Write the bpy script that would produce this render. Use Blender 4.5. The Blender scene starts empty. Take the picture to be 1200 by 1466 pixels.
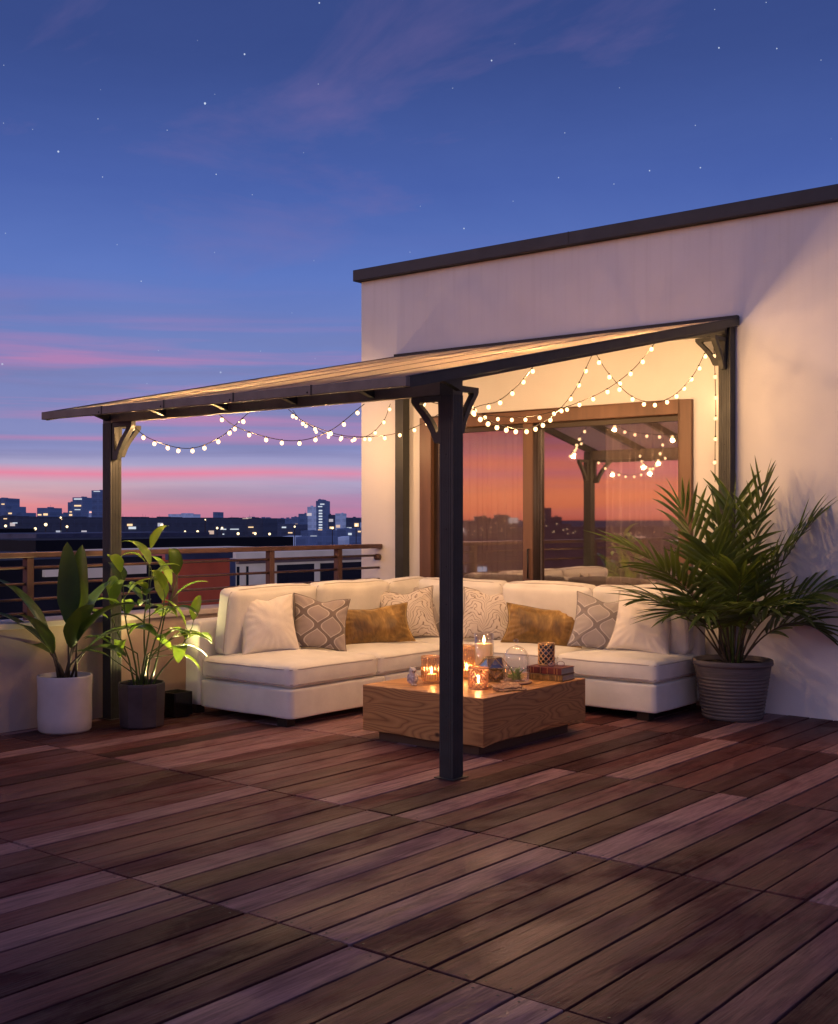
import bpy, bmesh, math, random
from math import sin, cos, pi, radians, sqrt, hypot, exp
from mathutils import Vector, Matrix, noise
random.seed(7)
SC = bpy.context.scene
COL = SC.collection

# ------------------------------------------------------------------ camera geometry (metres)
FPX, HORY, EYE = 1700.0, 745.0, 1.45
_n = hypot(2100, 1700); FS, FC = 1700/_n, 2100/_n
FWD = (-FS, FC); RGT = (FC, FS)
WALL = 8.6
def ray(x):
    l = (x-600)/FPX
    return (FWD[0]+l*RGT[0], FWD[1]+l*RGT[1])
def onY(x, y, Yw):                      # a photo measurement turned into a point on the plane Y = Yw
    r = ray(x); d = Yw/r[1]
    return Vector((d*r[0], Yw, EYE-(y-HORY)*d/FPX))
def atD(x, y, d):
    r = ray(x); return Vector((d*r[0], d*r[1], EYE-(y-HORY)*d/FPX))

# ------------------------------------------------------------------ materials
def lin(c): return tuple(((v/255.)/12.92 if v/255. <= .04045 else ((v/255.+.055)/1.055)**2.4) for v in c)
def new(name):
    m = bpy.data.materials.new(name); m.use_nodes = True
    nt = m.node_tree; b = nt.nodes['Principled BSDF']
    return m, nt, b
def N(nt, t, **k):
    n = nt.nodes.new(t)
    for a, v in k.items():
        if a.startswith('_'): n.inputs[a[1:].replace('_', ' ')].default_value = v
        else: setattr(n, a, v)
    return n
def L(nt, a, b): nt.links.new(a, b)
def ramp(nt, fac, stops, interp='LINEAR'):
    r = nt.nodes.new('ShaderNodeValToRGB'); r.color_ramp.interpolation = interp
    e = r.color_ramp.elements
    while len(e) < len(stops): e.new(.5)
    for el, (p, c) in zip(e, stops):
        el.position = p; el.color = (*c[:3], 1)
    if fac is not None: L(nt, fac, r.inputs[0])
    return r
def math_(nt, op, a, b=None, c=None, clamp=False):
    m = nt.nodes.new('ShaderNodeMath'); m.operation = op; m.use_clamp = clamp
    for i, v in enumerate((a, b, c)):
        if v is None: continue
        if isinstance(v, (int, float)): m.inputs[i].default_value = v
        else: L(nt, v, m.inputs[i])
    return m.outputs[0]
def mixc(nt, fac, a, b, mode='MIX'):
    m = nt.nodes.new('ShaderNodeMix'); m.data_type = 'RGBA'; m.blend_type = mode
    for i, v in ((0, fac), (6, a), (7, b)):
        if isinstance(v, (int, float)): m.inputs[i].default_value = v
        elif isinstance(v, tuple): m.inputs[i].default_value = (*v[:3], 1)
        else: L(nt, v, m.inputs[i])
    return m.outputs[2]
def coords(nt, kind='Object', scale=(1, 1, 1), rot=(0, 0, 0)):
    tc = nt.nodes.new('ShaderNodeTexCoord'); mp = nt.nodes.new('ShaderNodeMapping')
    mp.inputs['Scale'].default_value = scale; mp.inputs['Rotation'].default_value = rot
    L(nt, tc.outputs[kind], mp.inputs[0]); return mp.outputs[0]
def noise_(nt, vec, scale, detail=4, rough=.55, dist=0):
    n = N(nt, 'ShaderNodeTexNoise'); n.inputs['Scale'].default_value = scale
    n.inputs['Detail'].default_value = detail; n.inputs['Roughness'].default_value = rough
    n.inputs['Distortion'].default_value = dist
    if vec is not None: L(nt, vec, n.inputs['Vector'])
    return n.outputs[0]
def bump(nt, b, h, strength=.3, dist=.01):
    n = N(nt, 'ShaderNodeBump'); n.inputs['Strength'].default_value = strength; n.inputs['Distance'].default_value = dist
    L(nt, h, n.inputs['Height']); L(nt, n.outputs[0], b.inputs['Normal'])
def M_plain(name, col, rough=.6, metal=0, var=.15, scale=6, bmp=.15, bscale=None, stretch=(1, 1, 1), spec=.5, bd=.004):
    m, nt, b = new(name)
    v = coords(nt, 'Object', stretch)
    n = noise_(nt, v, scale)
    lo = tuple(c*(1-var) for c in col); hi = tuple(min(1, c*(1+var)) for c in col)
    r = ramp(nt, n, [(.3, lo), (.7, hi)])
    L(nt, r.outputs[0], b.inputs['Base Color'])
    b.inputs['Roughness'].default_value = rough; b.inputs['Metallic'].default_value = metal
    b.inputs['Specular IOR Level'].default_value = spec
    if bmp: bump(nt, b, noise_(nt, v, bscale or scale*12, 3), bmp, bd)
    return m
def M_emit(name, col, s):
    m, nt, b = new(name)
    e = N(nt, 'ShaderNodeEmission'); e.inputs[0].default_value = (*col, 1); e.inputs[1].default_value = s
    L(nt, e.outputs[0], nt.nodes['Material Output'].inputs[0]); return m
def M_fabric(name, col, weave=900, var=.08, sheen=.2, bmp=.25):
    m, nt, b = new(name)
    v = coords(nt)
    big = noise_(nt, v, 5, 3); fine = noise_(nt, v, weave, 2)
    f = math_(nt, 'ADD', math_(nt, 'MULTIPLY', big, .5), math_(nt, 'MULTIPLY', fine, .5))
    lo = tuple(c*(1-var*1.6) for c in col); hi = tuple(min(1, c*(1+var)) for c in col)
    L(nt, ramp(nt, f, [(.35, lo), (.65, hi)]).outputs[0], b.inputs['Base Color'])
    b.inputs['Roughness'].default_value = .9; b.inputs['Sheen Weight'].default_value = sheen
    b.inputs['Specular IOR Level'].default_value = .15
    h = math_(nt, 'ADD', math_(nt, 'MULTIPLY', fine, .25), math_(nt, 'MULTIPLY', noise_(nt, v, 14, 3), 1))
    bump(nt, b, h, bmp, .012)
    return m
def M_leaf(name, c1, c2, rough=.38, trans=.35, vein=60):
    m, nt, b = new(name)
    v = coords(nt)
    g = N(nt, 'ShaderNodeNewGeometry')
    f = math_(nt, 'ADD', math_(nt, 'MULTIPLY', noise_(nt, v, 7, 3), .6), math_(nt, 'MULTIPLY', g.outputs['Random Per Island'], .4))
    c = ramp(nt, f, [(.25, c1), (.75, c2)]).outputs[0]
    L(nt, c, b.inputs['Base Color']); b.inputs['Roughness'].default_value = rough
    t = N(nt, 'ShaderNodeBsdfTranslucent'); L(nt, mixc(nt, .5, c, (.35, .5, .05)), t.inputs[0])
    mx = N(nt, 'ShaderNodeMixShader'); mx.inputs[0].default_value = trans
    L(nt, b.outputs[0], mx.inputs[1]); L(nt, t.outputs[0], mx.inputs[2]); L(nt, mx.outputs[0], nt.nodes['Material Output'].inputs[0])
    bump(nt, b, noise_(nt, v, vein, 2), .2, .004)
    return m
def M_glass(name, tint=(1, 1, 1), refl=.12, rough=.02, edge=True, gloss=(1, 1, 1)):
    m, nt, b = new(name)
    t = N(nt, 'ShaderNodeBsdfTransparent'); t.inputs[0].default_value = (*tint, 1)
    g = N(nt, 'ShaderNodeBsdfGlossy'); g.inputs['Roughness'].default_value = rough; g.inputs[0].default_value = (*gloss, 1)
    mx = N(nt, 'ShaderNodeMixShader')
    lw = N(nt, 'ShaderNodeLayerWeight'); lw.inputs[0].default_value = .35
    if edge: L(nt, math_(nt, 'ADD', math_(nt, 'MULTIPLY', lw.outputs['Facing'], .55), refl, clamp=True), mx.inputs[0])
    else: mx.inputs[0].default_value = refl
    L(nt, t.outputs[0], mx.inputs[1]); L(nt, g.outputs[0], mx.inputs[2]); L(nt, mx.outputs[0], nt.nodes['Material Output'].inputs[0])
    return m

# ------------------------------------------------------------------ mesh builder
class MB:
    def __init__(s): s.v = []; s.f = []; s.uv = None
    def box(s, x0, x1, y0, y1, z0, z1):
        b = len(s.v)
        s.v += [Vector(p) for p in ((x0, y0, z0), (x1, y0, z0), (x1, y1, z0), (x0, y1, z0), (x0, y0, z1), (x1, y0, z1), (x1, y1, z1), (x0, y1, z1))]
        s.f += [tuple(b+i for i in q) for q in ((0, 3, 2, 1), (4, 5, 6, 7), (0, 1, 5, 4), (1, 2, 6, 5), (2, 3, 7, 6), (3, 0, 4, 7))]
        return s
    def grid(s, pts, closed_u=False, closed_v=False):      # pts[i][j]
        b = len(s.v); nu = len(pts); nv = len(pts[0])
        for r in pts: s.v += [Vector(p) for p in r]
        for i in range(nu if closed_u else nu-1):
            for j in range(nv if closed_v else nv-1):
                s.f.append((b+i*nv+j, b+((i+1) % nu)*nv+j, b+((i+1) % nu)*nv+(j+1) % nv, b+i*nv+(j+1) % nv))
        return s
    def tube(s, path, r, n=8, caps=True):
        path = [Vector(p) for p in path]; rs = r if isinstance(r, (list, tuple)) else [r]*len(path)
        up = None; rows = []
        for i, p in enumerate(path):
            t = (path[min(i+1, len(path)-1)]-path[max(i-1, 0)]).normalized()
            if up is None:
                a = Vector((0, 0, 1)) if abs(t.z) < .9 else Vector((1, 0, 0))
                up = (a-t*a.dot(t)).normalized()
            else:
                up = (up-t*up.dot(t))
                up = up.normalized() if up.length > 1e-6 else Vector((1, 0, 0))
            w = t.cross(up)
            rows.append([p+(up*cos(2*pi*k/n)+w*sin(2*pi*k/n))*rs[i] for k in range(n)])
        b = len(s.v); s.grid(rows, closed_v=True)
        if caps:
            s.f.append(tuple(b+k for k in range(n))[::-1]); e = b+(len(rows)-1)*n
            s.f.append(tuple(e+k for k in range(n)))
        return s
    def lathe(s, prof, c=(0, 0, 0), n=32, wob=None):
        c = Vector(c); rows = []
        for i, (r, z) in enumerate(prof):
            rows.append([c+Vector((max(r, 1e-4)*cos(2*pi*k/n), max(r, 1e-4)*sin(2*pi*k/n), z))*1.0 for k in range(n)])
        b = len(s.v); s.grid(rows, closed_v=True)
        s.f.append(tuple(b+k for k in range(n))[::-1]); e = b+(len(rows)-1)*n
        s.f.append(tuple(e+k for k in range(n)))
        return s
    def prism(s, poly, axis, a0, a1):     # poly of 2-D points, extruded along axis 'x','y','z'
        b = len(s.v); n = len(poly)
        def P(p, a): return Vector((a, p[0], p[1])) if axis == 'x' else Vector((p[0], a, p[1])) if axis == 'y' else Vector((p[0], p[1], a))
        s.v += [P(p, a0) for p in poly]+[P(p, a1) for p in poly]
        s.f.append(tuple(b+i for i in range(n))[::-1]); s.f.append(tuple(b+n+i for i in range(n)))
        for i in range(n): s.f.append((b+i, b+(i+1) % n, b+n+(i+1) % n, b+n+i))
        return s
    def sphere(s, c, r, nu=10, nv=8, sc=(1, 1, 1)):
        c = Vector(c); rows = []
        for i in range(nv+1):
            t = pi*i/nv
            rows.append([c+Vector((r*sc[0]*max(sin(t), 1e-3)*cos(2*pi*k/nu), r*sc[1]*max(sin(t), 1e-3)*sin(2*pi*k/nu), -r*sc[2]*cos(t))) for k in range(nu)])
        return s.grid(rows, closed_v=True)
    def build(s, name, mat, parent=None, smooth=False, bevel=0, sub=0, seg=2, weld=True):
        me = bpy.data.meshes.new(name)
        off = Vector((0, 0, 0)); p = parent
        while p is not None: off += Vector(p.location); p = p.parent
        me.from_pydata([tuple(q-off) for q in s.v], [], s.f)
        bm = bmesh.new(); bm.from_mesh(me)
        if weld: bmesh.ops.remove_doubles(bm, verts=bm.verts, dist=1e-5)
        bmesh.ops.recalc_face_normals(bm, faces=bm.faces); bm.to_mesh(me); bm.free()
        if smooth: me.polygons.foreach_set('use_smooth', [True]*len(me.polygons))
        me.materials.append(mat)
        o = bpy.data.objects.new(name, me); COL.objects.link(o); o.parent = parent
        if bevel:
            m = o.modifiers.new('bevel', 'BEVEL'); m.width = bevel; m.segments = seg; m.limit_method = 'ANGLE'; m.angle_limit = radians(40)
        if sub:
            m = o.modifiers.new('sub', 'SUBSURF'); m.levels = sub; m.render_levels = sub
        return o
def tag(o, label=None, cat=None, group=None, kind=None):
    if label: o['label'] = label
    if cat: o['category'] = cat
    if group: o['group'] = group
    if kind: o['kind'] = kind
    return o
def thing(name, loc, label, cat, group=None):
    o = bpy.data.objects.new(name, None); COL.objects.link(o); o.location = loc; o.empty_display_size = .1
    return tag(o, label, cat, group)
def copy_tree(o, parent=None):
    c = o.copy(); COL.objects.link(c)
    if parent is not None: c.parent = parent
    for ch in [x for x in list(bpy.data.objects) if x.parent == o]: copy_tree(ch, c)
    return c
def struct(o): o['kind'] = 'structure'; return o
def B(x0, x1, y0, y1, z0, z1): return MB().box(x0, x1, y0, y1, z0, z1)

# ------------------------------------------------------------------ material set
stucco, nt, b = new('stucco')
v = coords(nt); c1 = noise_(nt, v, 1.3, 5); 
cw = ramp(nt, c1, [(.3, (.68, .67, .66)), (.7, (.76, .75, .74))]).outputs[0]
stn = noise_(nt, coords(nt, 'Object', (9, 9, .35)), 1.6, 5, .6)
spz = N(nt, 'ShaderNodeSeparateXYZ'); L(nt, coords(nt), spz.inputs[0])
zm = ramp(nt, math_(nt, 'MULTIPLY', math_(nt, 'SUBTRACT', 3.78, spz.outputs[2]), 1.0), [(0, (1, 1, 1)), (.9, (.12, .12, .12))]).outputs[0]
cw = mixc(nt, math_(nt, 'MULTIPLY', math_(nt, 'MULTIPLY', ramp(nt, stn, [(.5, (0, 0, 0)), (.72, (1, 1, 1))]).outputs[0], zm), .35), cw, (.52, .50, .48))
cw = mixc(nt, math_(nt, 'MULTIPLY', ramp(nt, noise_(nt, v, .5, 4), [(.4, (0, 0, 0)), (.7, (1, 1, 1))]).outputs[0], .25), cw, (.58, .56, .56))
L(nt, cw, b.inputs['Base Color'])
b.inputs['Roughness'].default_value = .88
bump(nt, b, math_(nt, 'ADD', noise_(nt, v, 90, 5), math_(nt, 'MULTIPLY', noise_(nt, v, 4, 3), 2)), .28, .006)
parapet_mat, nt, b = new('parapet_render')
v = coords(nt)
L(nt, ramp(nt, noise_(nt, v, 2.2, 5), [(.3, (.40, .31, .25)), (.7, (.50, .39, .32))]).outputs[0], b.inputs['Base Color'])
b.inputs['Roughness'].default_value = .85; bump(nt, b, noise_(nt, v, 80, 5), .25, .005)
coping = M_plain('dark_coping', (.028, .029, .036), .5, .3, .2, 5)
charcoal = M_plain('charcoal_metal', (.031, .034, .034), .5, .1, .2, 8, .08, 120)
charcoal_lit = M_plain('charcoal_metal_lit', (.15, .128, .108), .5, .15, .2, 8, .08, 120)  # charcoal metal with warm light put into its colour, for gutter and beam
blackm = M_plain('black_metal', (.012, .012, .013), .45, .3)
rail_m = M_plain('bronze_rail', (.095, .052, .048), .42, .25, .25, 9, .1)
frame_m = M_plain('door_bronze_wood', (.135, .068, .042), .5, 0, .3, 5, .2, 60, (1, 1, .15))
frame_d = M_plain('door_dark_profile', (.035, .02, .015), .45, .1, .2)
doorglass = M_glass('door_glass', (.92, .88, .85), .33, .016, False, (.92, .90, .95))
sofa_m = M_fabric('cream_linen', (.78, .755, .67))
piping_m = M_fabric('cream_piping', (.50, .46, .41))
plainp = M_fabric('cream_cotton', (.76, .71, .63), 1200, .05)
soil = M_plain('potting_soil', (.02, .013, .009), .95, 0, .5, 60, 1, 90, bd=.02)
white_cer = M_plain('white_ceramic', (.56, .50, .48), .5, 0, .08, 6, .08)
dark_cer = M_plain('dark_ceramic', (.045, .035, .04), .42, 0, .3, 8, .1)
gold = M_plain('aged_gold', (.72, .45, .22), .3, .9, .2, 40)
brass = M_plain('dark_brass', (.28, .19, .09), .35, .9, .3, 30)
silver = M_plain('silvered_lining', (.55, .56, .6), .25, .9, .3, 60)
wax = M_emit('lit_wax', (1, .50, .20), 1.0)
nt = wax.node_tree; b = nt.nodes['Principled BSDF']; b.inputs['Base Color'].default_value = (.8, .6, .4, 1)
b.inputs['Emission Color'].default_value = (1, .42, .13, 1); b.inputs['Emission Strength'].default_value = .38
L(nt, b.outputs[0], nt.nodes['Material Output'].inputs[0])
flame_m = M_emit('flame', (1, .62, .25), 28)
clear = M_glass('clear_glass', (.97, .97, .97), .05)
amber = M_glass('amber_glass', (1, .88, .76), .08)
smoke = M_glass('smoked_glass', (.45, .40, .30), .14)

# deck boards
deck_m, nt, b = new('weathered_deck_boards')
g = N(nt, 'ShaderNodeNewGeometry'); rnd = g.outputs['Random Per Island']
tc = N(nt, 'ShaderNodeTexCoord'); va = N(nt, 'ShaderNodeVectorMath', operation='MULTIPLY_ADD')
cx = N(nt, 'ShaderNodeCombineXYZ'); L(nt, math_(nt, 'MULTIPLY', rnd, 37.), cx.inputs[0]); L(nt, math_(nt, 'MULTIPLY', rnd, 91.), cx.inputs[1])
va.inputs[1].default_value = (1, 1, 1); L(nt, tc.outputs['Object'], va.inputs[0]); L(nt, cx.outputs[0], va.inputs[2])
mp = N(nt, 'ShaderNodeMapping'); mp.inputs['Scale'].default_value = (17, 1.3, 8); L(nt, va.outputs[0], mp.inputs[0])
grain = noise_(nt, mp.outputs[0], 2.2, 8, .68, .6)
mp2 = N(nt, 'ShaderNodeMapping'); mp2.inputs['Scale'].default_value = (3.2, .9, 2); L(nt, va.outputs[0], mp2.inputs[0])
blot = noise_(nt, mp2.outputs[0], 1.6, 5, .6, .4)
base = ramp(nt, rnd, [(0, (.046, .020, .021)), (.15, (.092, .034, .034)), (.32, (.165, .064, .060)), (.42, (.080, .032, .031)), (.52, (.21, .096, .094)), (.62, (.30, .165, .166)), (.82, (.40, .235, .24)), (.9, (.25, .125, .126)), (1, (.13, .052, .048))]).outputs[0]
c = mixc(nt, math_(nt, 'MULTIPLY', ramp(nt, grain, [(.36, (0, 0, 0)), (.62, (1, 1, 1))]).outputs[0], .9), mixc(nt, .62, base, (.010, .005, .007)), base)
c = mixc(nt, math_(nt, 'MULTIPLY', ramp(nt, blot, [(.5, (0, 0, 0)), (.75, (1, 1, 1))]).outputs[0], .30), c, (.27, .165, .175))
mp3 = N(nt, 'ShaderNodeMapping'); mp3.inputs['Scale'].default_value = (60, 2.2, 8); L(nt, va.outputs[0], mp3.inputs[0])
fib = noise_(nt, mp3.outputs[0], 2, 4, .6)
c = mixc(nt, math_(nt, 'MULTIPLY', ramp(nt, fib, [(.55, (0, 0, 0)), (.7, (1, 1, 1))]).outputs[0], .35), c, (.02, .012, .012))
L(nt, c, b.inputs['Base Color'])
L(nt, math_(nt, 'ADD', math_(nt, 'MULTIPLY', blot, .50), .22), b.inputs['Roughness'])
wet = ramp(nt, noise_(nt, coords(nt, 'Object', (2.2, 1, 1)), 1.3, 5, .6, .5), [(.42, (0, 0, 0)), (.62, (1, 1, 1))]).outputs[0]
L(nt, math_(nt, 'ADD', math_(nt, 'MULTIPLY', wet, .17), .015), b.inputs['Specular IOR Level']); b.inputs['Specular Tint'].default_value = (1, .62, .66, 1)
bump(nt, b, math_(nt, 'ADD', grain, math_(nt, 'MULTIPLY', fib, .7)), .75, .006)

# translucent roofing
roof_m, nt, b = new('tan_twinwall_roofing')
v = coords(nt, 'Object', (1, .02, 1)); 
f = math_(nt, 'ADD', math_(nt, 'MULTIPLY', noise_(nt, v, 60, 2), .5), math_(nt, 'MULTIPLY', noise_(nt, coords(nt), 2, 3), .5))
c = ramp(nt, f, [(.3, (.56, .43, .33)), (.7, (.66, .52, .40))]).outputs[0]
L(nt, c, b.inputs['Base Color']); b.inputs['Roughness'].default_value = .75
t = N(nt, 'ShaderNodeBsdfTranslucent'); L(nt, mixc(nt, .5, c, (.9, .76, .62)), t.inputs[0])
mx = N(nt, 'ShaderNodeMixShader'); mx.inputs[0].default_value = .60
L(nt, b.outputs[0], mx.inputs[1]); L(nt, t.outputs[0], mx.inputs[2])
tp_ = N(nt, 'ShaderNodeBsdfTransparent'); tp_.inputs[0].default_value = (1, .84, .62, 1); m2 = N(nt, 'ShaderNodeMixShader'); m2.inputs[0].default_value = .15
L(nt, mx.outputs[0], m2.inputs[1]); L(nt, tp_.outputs[0], m2.inputs[2]); L(nt, m2.outputs[0], nt.nodes['Material Output'].inputs[0])

# table wood
wood_m, nt, b = new('solid_oak_block')
v = coords(nt, 'Object', (.6, .6, 3.6))
d = noise_(nt, v, 1.7, 2, .5)
va = N(nt, 'ShaderNodeVectorMath', operation='MULTIPLY_ADD'); va.inputs[1].default_value = (1, 1, 1)
cx = N(nt, 'ShaderNodeCombineXYZ'); L(nt, math_(nt, 'MULTIPLY', d, .16), cx.inputs[2])
L(nt, v, va.inputs[0]); L(nt, cx.outputs[0], va.inputs[2])
rg = noise_(nt, va.outputs[0], 1.9, 1.5, .4, .3)
bands = math_(nt, 'PINGPONG', math_(nt, 'MULTIPLY', rg, 25.), .5)
fine = noise_(nt, coords(nt, 'Object', (6, 6, 90)), 3, 5)
kn = N(nt, 'ShaderNodeTexVoronoi'); kn.inputs['Scale'].default_value = 2.6; L(nt, coords(nt, 'Object', (1, 1, 1.5)), kn.inputs['Vector'])
knot = ramp(nt, kn.outputs['Distance'], [(.03, (1, 1, 1)), (.075, (0, 0, 0))]).outputs[0]
c = ramp(nt, bands, [(.0, (.30, .125, .038)), (.13, (.47, .22, .070)), (.35, (.56, .275, .088)), (.5, (.61, .31, .105))]).outputs[0]
c = mixc(nt, math_(nt, 'MULTIPLY', fine, .38), c, (.24, .12, .055))
c = mixc(nt, math_(nt, 'MULTIPLY', knot, .95), c, (.022, .01, .006))
L(nt, c, b.inputs['Base Color']); b.inputs['Roughness'].default_value = .36
bump(nt, b, math_(nt, 'ADD', math_(nt, 'MULTIPLY', bands, .25), fine), .2, .004)

# mustard velvet
velvet, nt, b = new('mustard_velvet')
v = coords(nt); w = math_(nt, 'ADD', math_(nt, 'MULTIPLY', noise_(nt, coords(nt, 'Object', (1.2, 1.2, .7), (0, .6, 0)), 6, 3, .5, .9), .75), math_(nt, 'MULTIPLY', noise_(nt, coords(nt, 'Object', (8, 8, 1.4), (0, .5, 0)), 6, 3, .5, .6), .25))
L(nt, ramp(nt, w, [(.34, (.060, .028, .005)), (.48, (.15, .075, .012)), (.60, (.26, .14, .028)), (.70, (.46, .28, .08))]).outputs[0], b.inputs['Base Color'])
b.inputs['Roughness'].default_value = .48; b.inputs['Sheen Weight'].default_value = .8; b.inputs['Sheen Tint'].default_value = (1, .75, .3, 1)
bump(nt, b, w, .7, .02)

# ogee patterned cloth (runs on UV)
def ogee(name, dark=(.15, .115, .10), mid=(.37, .31, .275), light=(.66, .60, .54), rows=1.9):
    m, nt, b = new(name)
    tc = N(nt, 'ShaderNodeTexCoord'); sp = N(nt, 'ShaderNodeSeparateXYZ'); L(nt, tc.outputs['UV'], sp.inputs[0])
    x = math_(nt, 'MULTIPLY', sp.outputs[0], 3.6); y = math_(nt, 'MULTIPLY', sp.outputs[1], rows*2*pi)
    s = math_(nt, 'MULTIPLY', math_(nt, 'SINE', y), .43)
    d1 = math_(nt, 'PINGPONG', math_(nt, 'ADD', math_(nt, 'SUBTRACT', x, s), 10), 1)
    d2 = math_(nt, 'PINGPONG', math_(nt, 'ADD', math_(nt, 'ADD', x, s), 11), 1)
    d = math_(nt, 'MINIMUM', d1, d2)
    d = math_(nt, 'ADD', d, math_(nt, 'MULTIPLY', math_(nt, 'SUBTRACT', noise_(nt, tc.outputs['UV'], 50, 2), .5), .05))
    c = ramp(nt, d, [(0, dark), (.15, dark), (.165, light), (.225, light), (.245, mid), (1, mid)]).outputs[0]
    c = mixc(nt, math_(nt, 'MULTIPLY', noise_(nt, tc.outputs['UV'], 300, 2), .5), c, tuple(k*.72 for k in mid))
    L(nt, c, b.inputs['Base Color']); b.inputs['Roughness'].default_value = .9; b.inputs['Sheen Weight'].default_value = .2
    bump(nt, b, math_(nt, 'ADD', ramp(nt, d, [(0, (1, 1, 1)), (.14, (1, 1, 1)), (.16, (0, 0, 0))]).outputs[0], noise_(nt, tc.outputs['UV'], 260, 2)), .35, .004)
    return m
ogee_warm = ogee('ogee_brown_weave')
ogee_grey = ogee('ogee_grey_weave', (.22, .195, .19), (.42, .385, .365), (.66, .63, .60))
# embossed fern cloth
fern, nt, b = new('embossed_fern_cloth')
tc = N(nt, 'ShaderNodeTexCoord'); sp = N(nt, 'ShaderNodeSeparateXYZ'); L(nt, tc.outputs['UV'], sp.inputs[0])
u = math_(nt, 'SUBTRACT', math_(nt, 'PINGPONG', math_(nt, 'MULTIPLY', sp.outputs[0], 1.0), .25), 0)
n = noise_(nt, tc.outputs['UV'], 3.2, 2, .5, .5)
ph = math_(nt, 'ADD', math_(nt, 'MULTIPLY', math_(nt, 'POWER', u, .55), 20.), math_(nt, 'MULTIPLY', sp.outputs[1], -26.))
ph = math_(nt, 'ADD', ph, math_(nt, 'MULTIPLY', n, 16.))
st = math_(nt, 'ABSOLUTE', math_(nt, 'SINE', math_(nt, 'MULTIPLY', ph, 1.25)))
line = ramp(nt, st, [(.0, (0, 0, 0)), (.18, (.45, .45, .45)), (.45, (1, 1, 1))]).outputs[0]
c = mixc(nt, line, (.15, .10, .07), (.66, .59, .51))
L(nt, c, b.inputs['Base Color']); b.inputs['Roughness'].default_value = .9
bump(nt, b, line, .5, .006)

leaf_dark = M_leaf('leaf_dark', (.012, .035, .012), (.035, .085, .020), .3, .18)
leaf_lime = M_leaf('leaf_lime', (.09, .20, .02), (.26, .40, .04), .35, .45)
leaf_palm = M_leaf('leaf_palm', (.020, .042, .013), (.080, .125, .030), .34, .25)
stem_m = M_plain('green_stem', (.07, .11, .025), .5, 0, .3, 20)
stem_brown = M_plain('brown_stem', (.075, .055, .03), .6, 0, .4, 30, .4)

# ------------------------------------------------------------------ WORLD: dusk sky
w = bpy.data.worlds.new('World'); SC.world = w; w.use_nodes = True; nt = w.node_tree
bg = nt.nodes['Background']
tc = N(nt, 'ShaderNodeTexCoord'); G = tc.outputs['Generated']
sp = N(nt, 'ShaderNodeSeparateXYZ'); L(nt, G, sp.inputs[0]); Z = sp.outputs[2]
zz = math_(nt, 'POWER', math_(nt, 'MAXIMUM', Z, 0), .5)                 # sqrt spreads the horizon bands
def st(t): return sqrt(max(t, 0))
cool = ramp(nt, zz, [(0, lin((160, 122, 162))), (st(.010), lin((168, 130, 170))), (st(.026), lin((166, 156, 194))), (st(.040), lin((178, 168, 204))),
                     (st(.060), lin((142, 146, 196))), (st(.10), lin((130, 137, 190))), (st(.145), lin((116, 132, 192))), (st(.20), lin((96, 122, 194))),
                     (st(.27), lin((76, 100, 172))), (st(.36), lin((60, 80, 142))), (st(.55), lin((48, 62, 116))), (1, lin((40, 54, 102)))])
def k_(c, k): return tuple(q*k for q in lin(c))
warm = ramp(nt, zz, [(0, k_((215, 96, 76), 1.2)), (st(.02), k_((248, 136, 92), 1.5)), (st(.05), k_((240, 128, 100), 1.4)), (st(.08), k_((200, 96, 96), 1.0)),
                     (st(.11), k_((165, 78, 96), 1)), (st(.16), k_((152, 128, 156), 1.2)), (st(.25), k_((158, 162, 188), 1.6)), (st(.4), k_((145, 155, 192), 1.65)), (st(.7), k_((100, 112, 165), 1.5)), (1, lin((44, 58, 108)))])
dt = N(nt, 'ShaderNodeVectorMath', operation='DOT_PRODUCT'); L(nt, G, dt.inputs[0]); dt.inputs[1].default_value = (-.30, -.954, 0)
azw = N(nt, 'ShaderNodeMapRange', interpolation_type='SMOOTHSTEP'); L(nt, dt.outputs['Value'], azw.inputs[0])
azw.inputs[1].default_value = -.02; azw.inputs[2].default_value = .62
# peach band at the left horizon
pw = N(nt, 'ShaderNodeMapRange', interpolation_type='SMOOTHSTEP'); L(nt, dt.outputs['Value'], pw.inputs[0])
pw.inputs[1].default_value = -.62; pw.inputs[2].default_value = -.20
hz = ramp(nt, zz, [(0, (.8, .8, .8)), (st(.012), (.9, .9, .9)), (st(.03), (.75, .75, .75)), (st(.055), (0, 0, 0))]).outputs[0]
col = mixc(nt, math_(nt, 'MULTIPLY', hz, pw.outputs[0]), cool.outputs[0], ramp(nt, zz, [(0, lin((232, 112, 128))), (st(.012), lin((240, 146, 138))), (st(.03), lin((222, 178, 180))), (st(.05), lin((196, 188, 205)))]).outputs[0])
col = mixc(nt, azw.outputs[0], col, warm.outputs[0])
# long pink streaks of cloud low over the skyline
mp = N(nt, 'ShaderNodeMapping'); mp.inputs['Scale'].default_value = (1.5, 1.5, 34); mp.inputs['Location'].default_value = (3.1, 1.7, .55); L(nt, G, mp.inputs[0])
wn = noise_(nt, mp.outputs[0], 1.35, 5, .52, .35)
band = ramp(nt, zz, [(0, (.0, .0, .0)), (st(.012), (.6, .6, .6)), (st(.05), (1, 1, 1)), (st(.13), (.85, .85, .85)), (st(.17), (.12, .12, .12)), (st(.24), (0, 0, 0))]).outputs[0]
streak = math_(nt, 'MULTIPLY', ramp(nt, wn, [(.50, (0, 0, 0)), (.66, (1, 1, 1))]).outputs[0], band)
col = mixc(nt, math_(nt, 'MULTIPLY', streak, .50), col, lin((226, 128, 168)))
mp = N(nt, 'ShaderNodeMapping'); mp.inputs['Scale'].default_value = (1.3, 1.3, 22); mp.inputs['Location'].default_value = (7.3, 4.4, 2.2); L(nt, G, mp.inputs[0])
wn = noise_(nt, mp.outputs[0], 1.7, 5, .55, .3)
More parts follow.
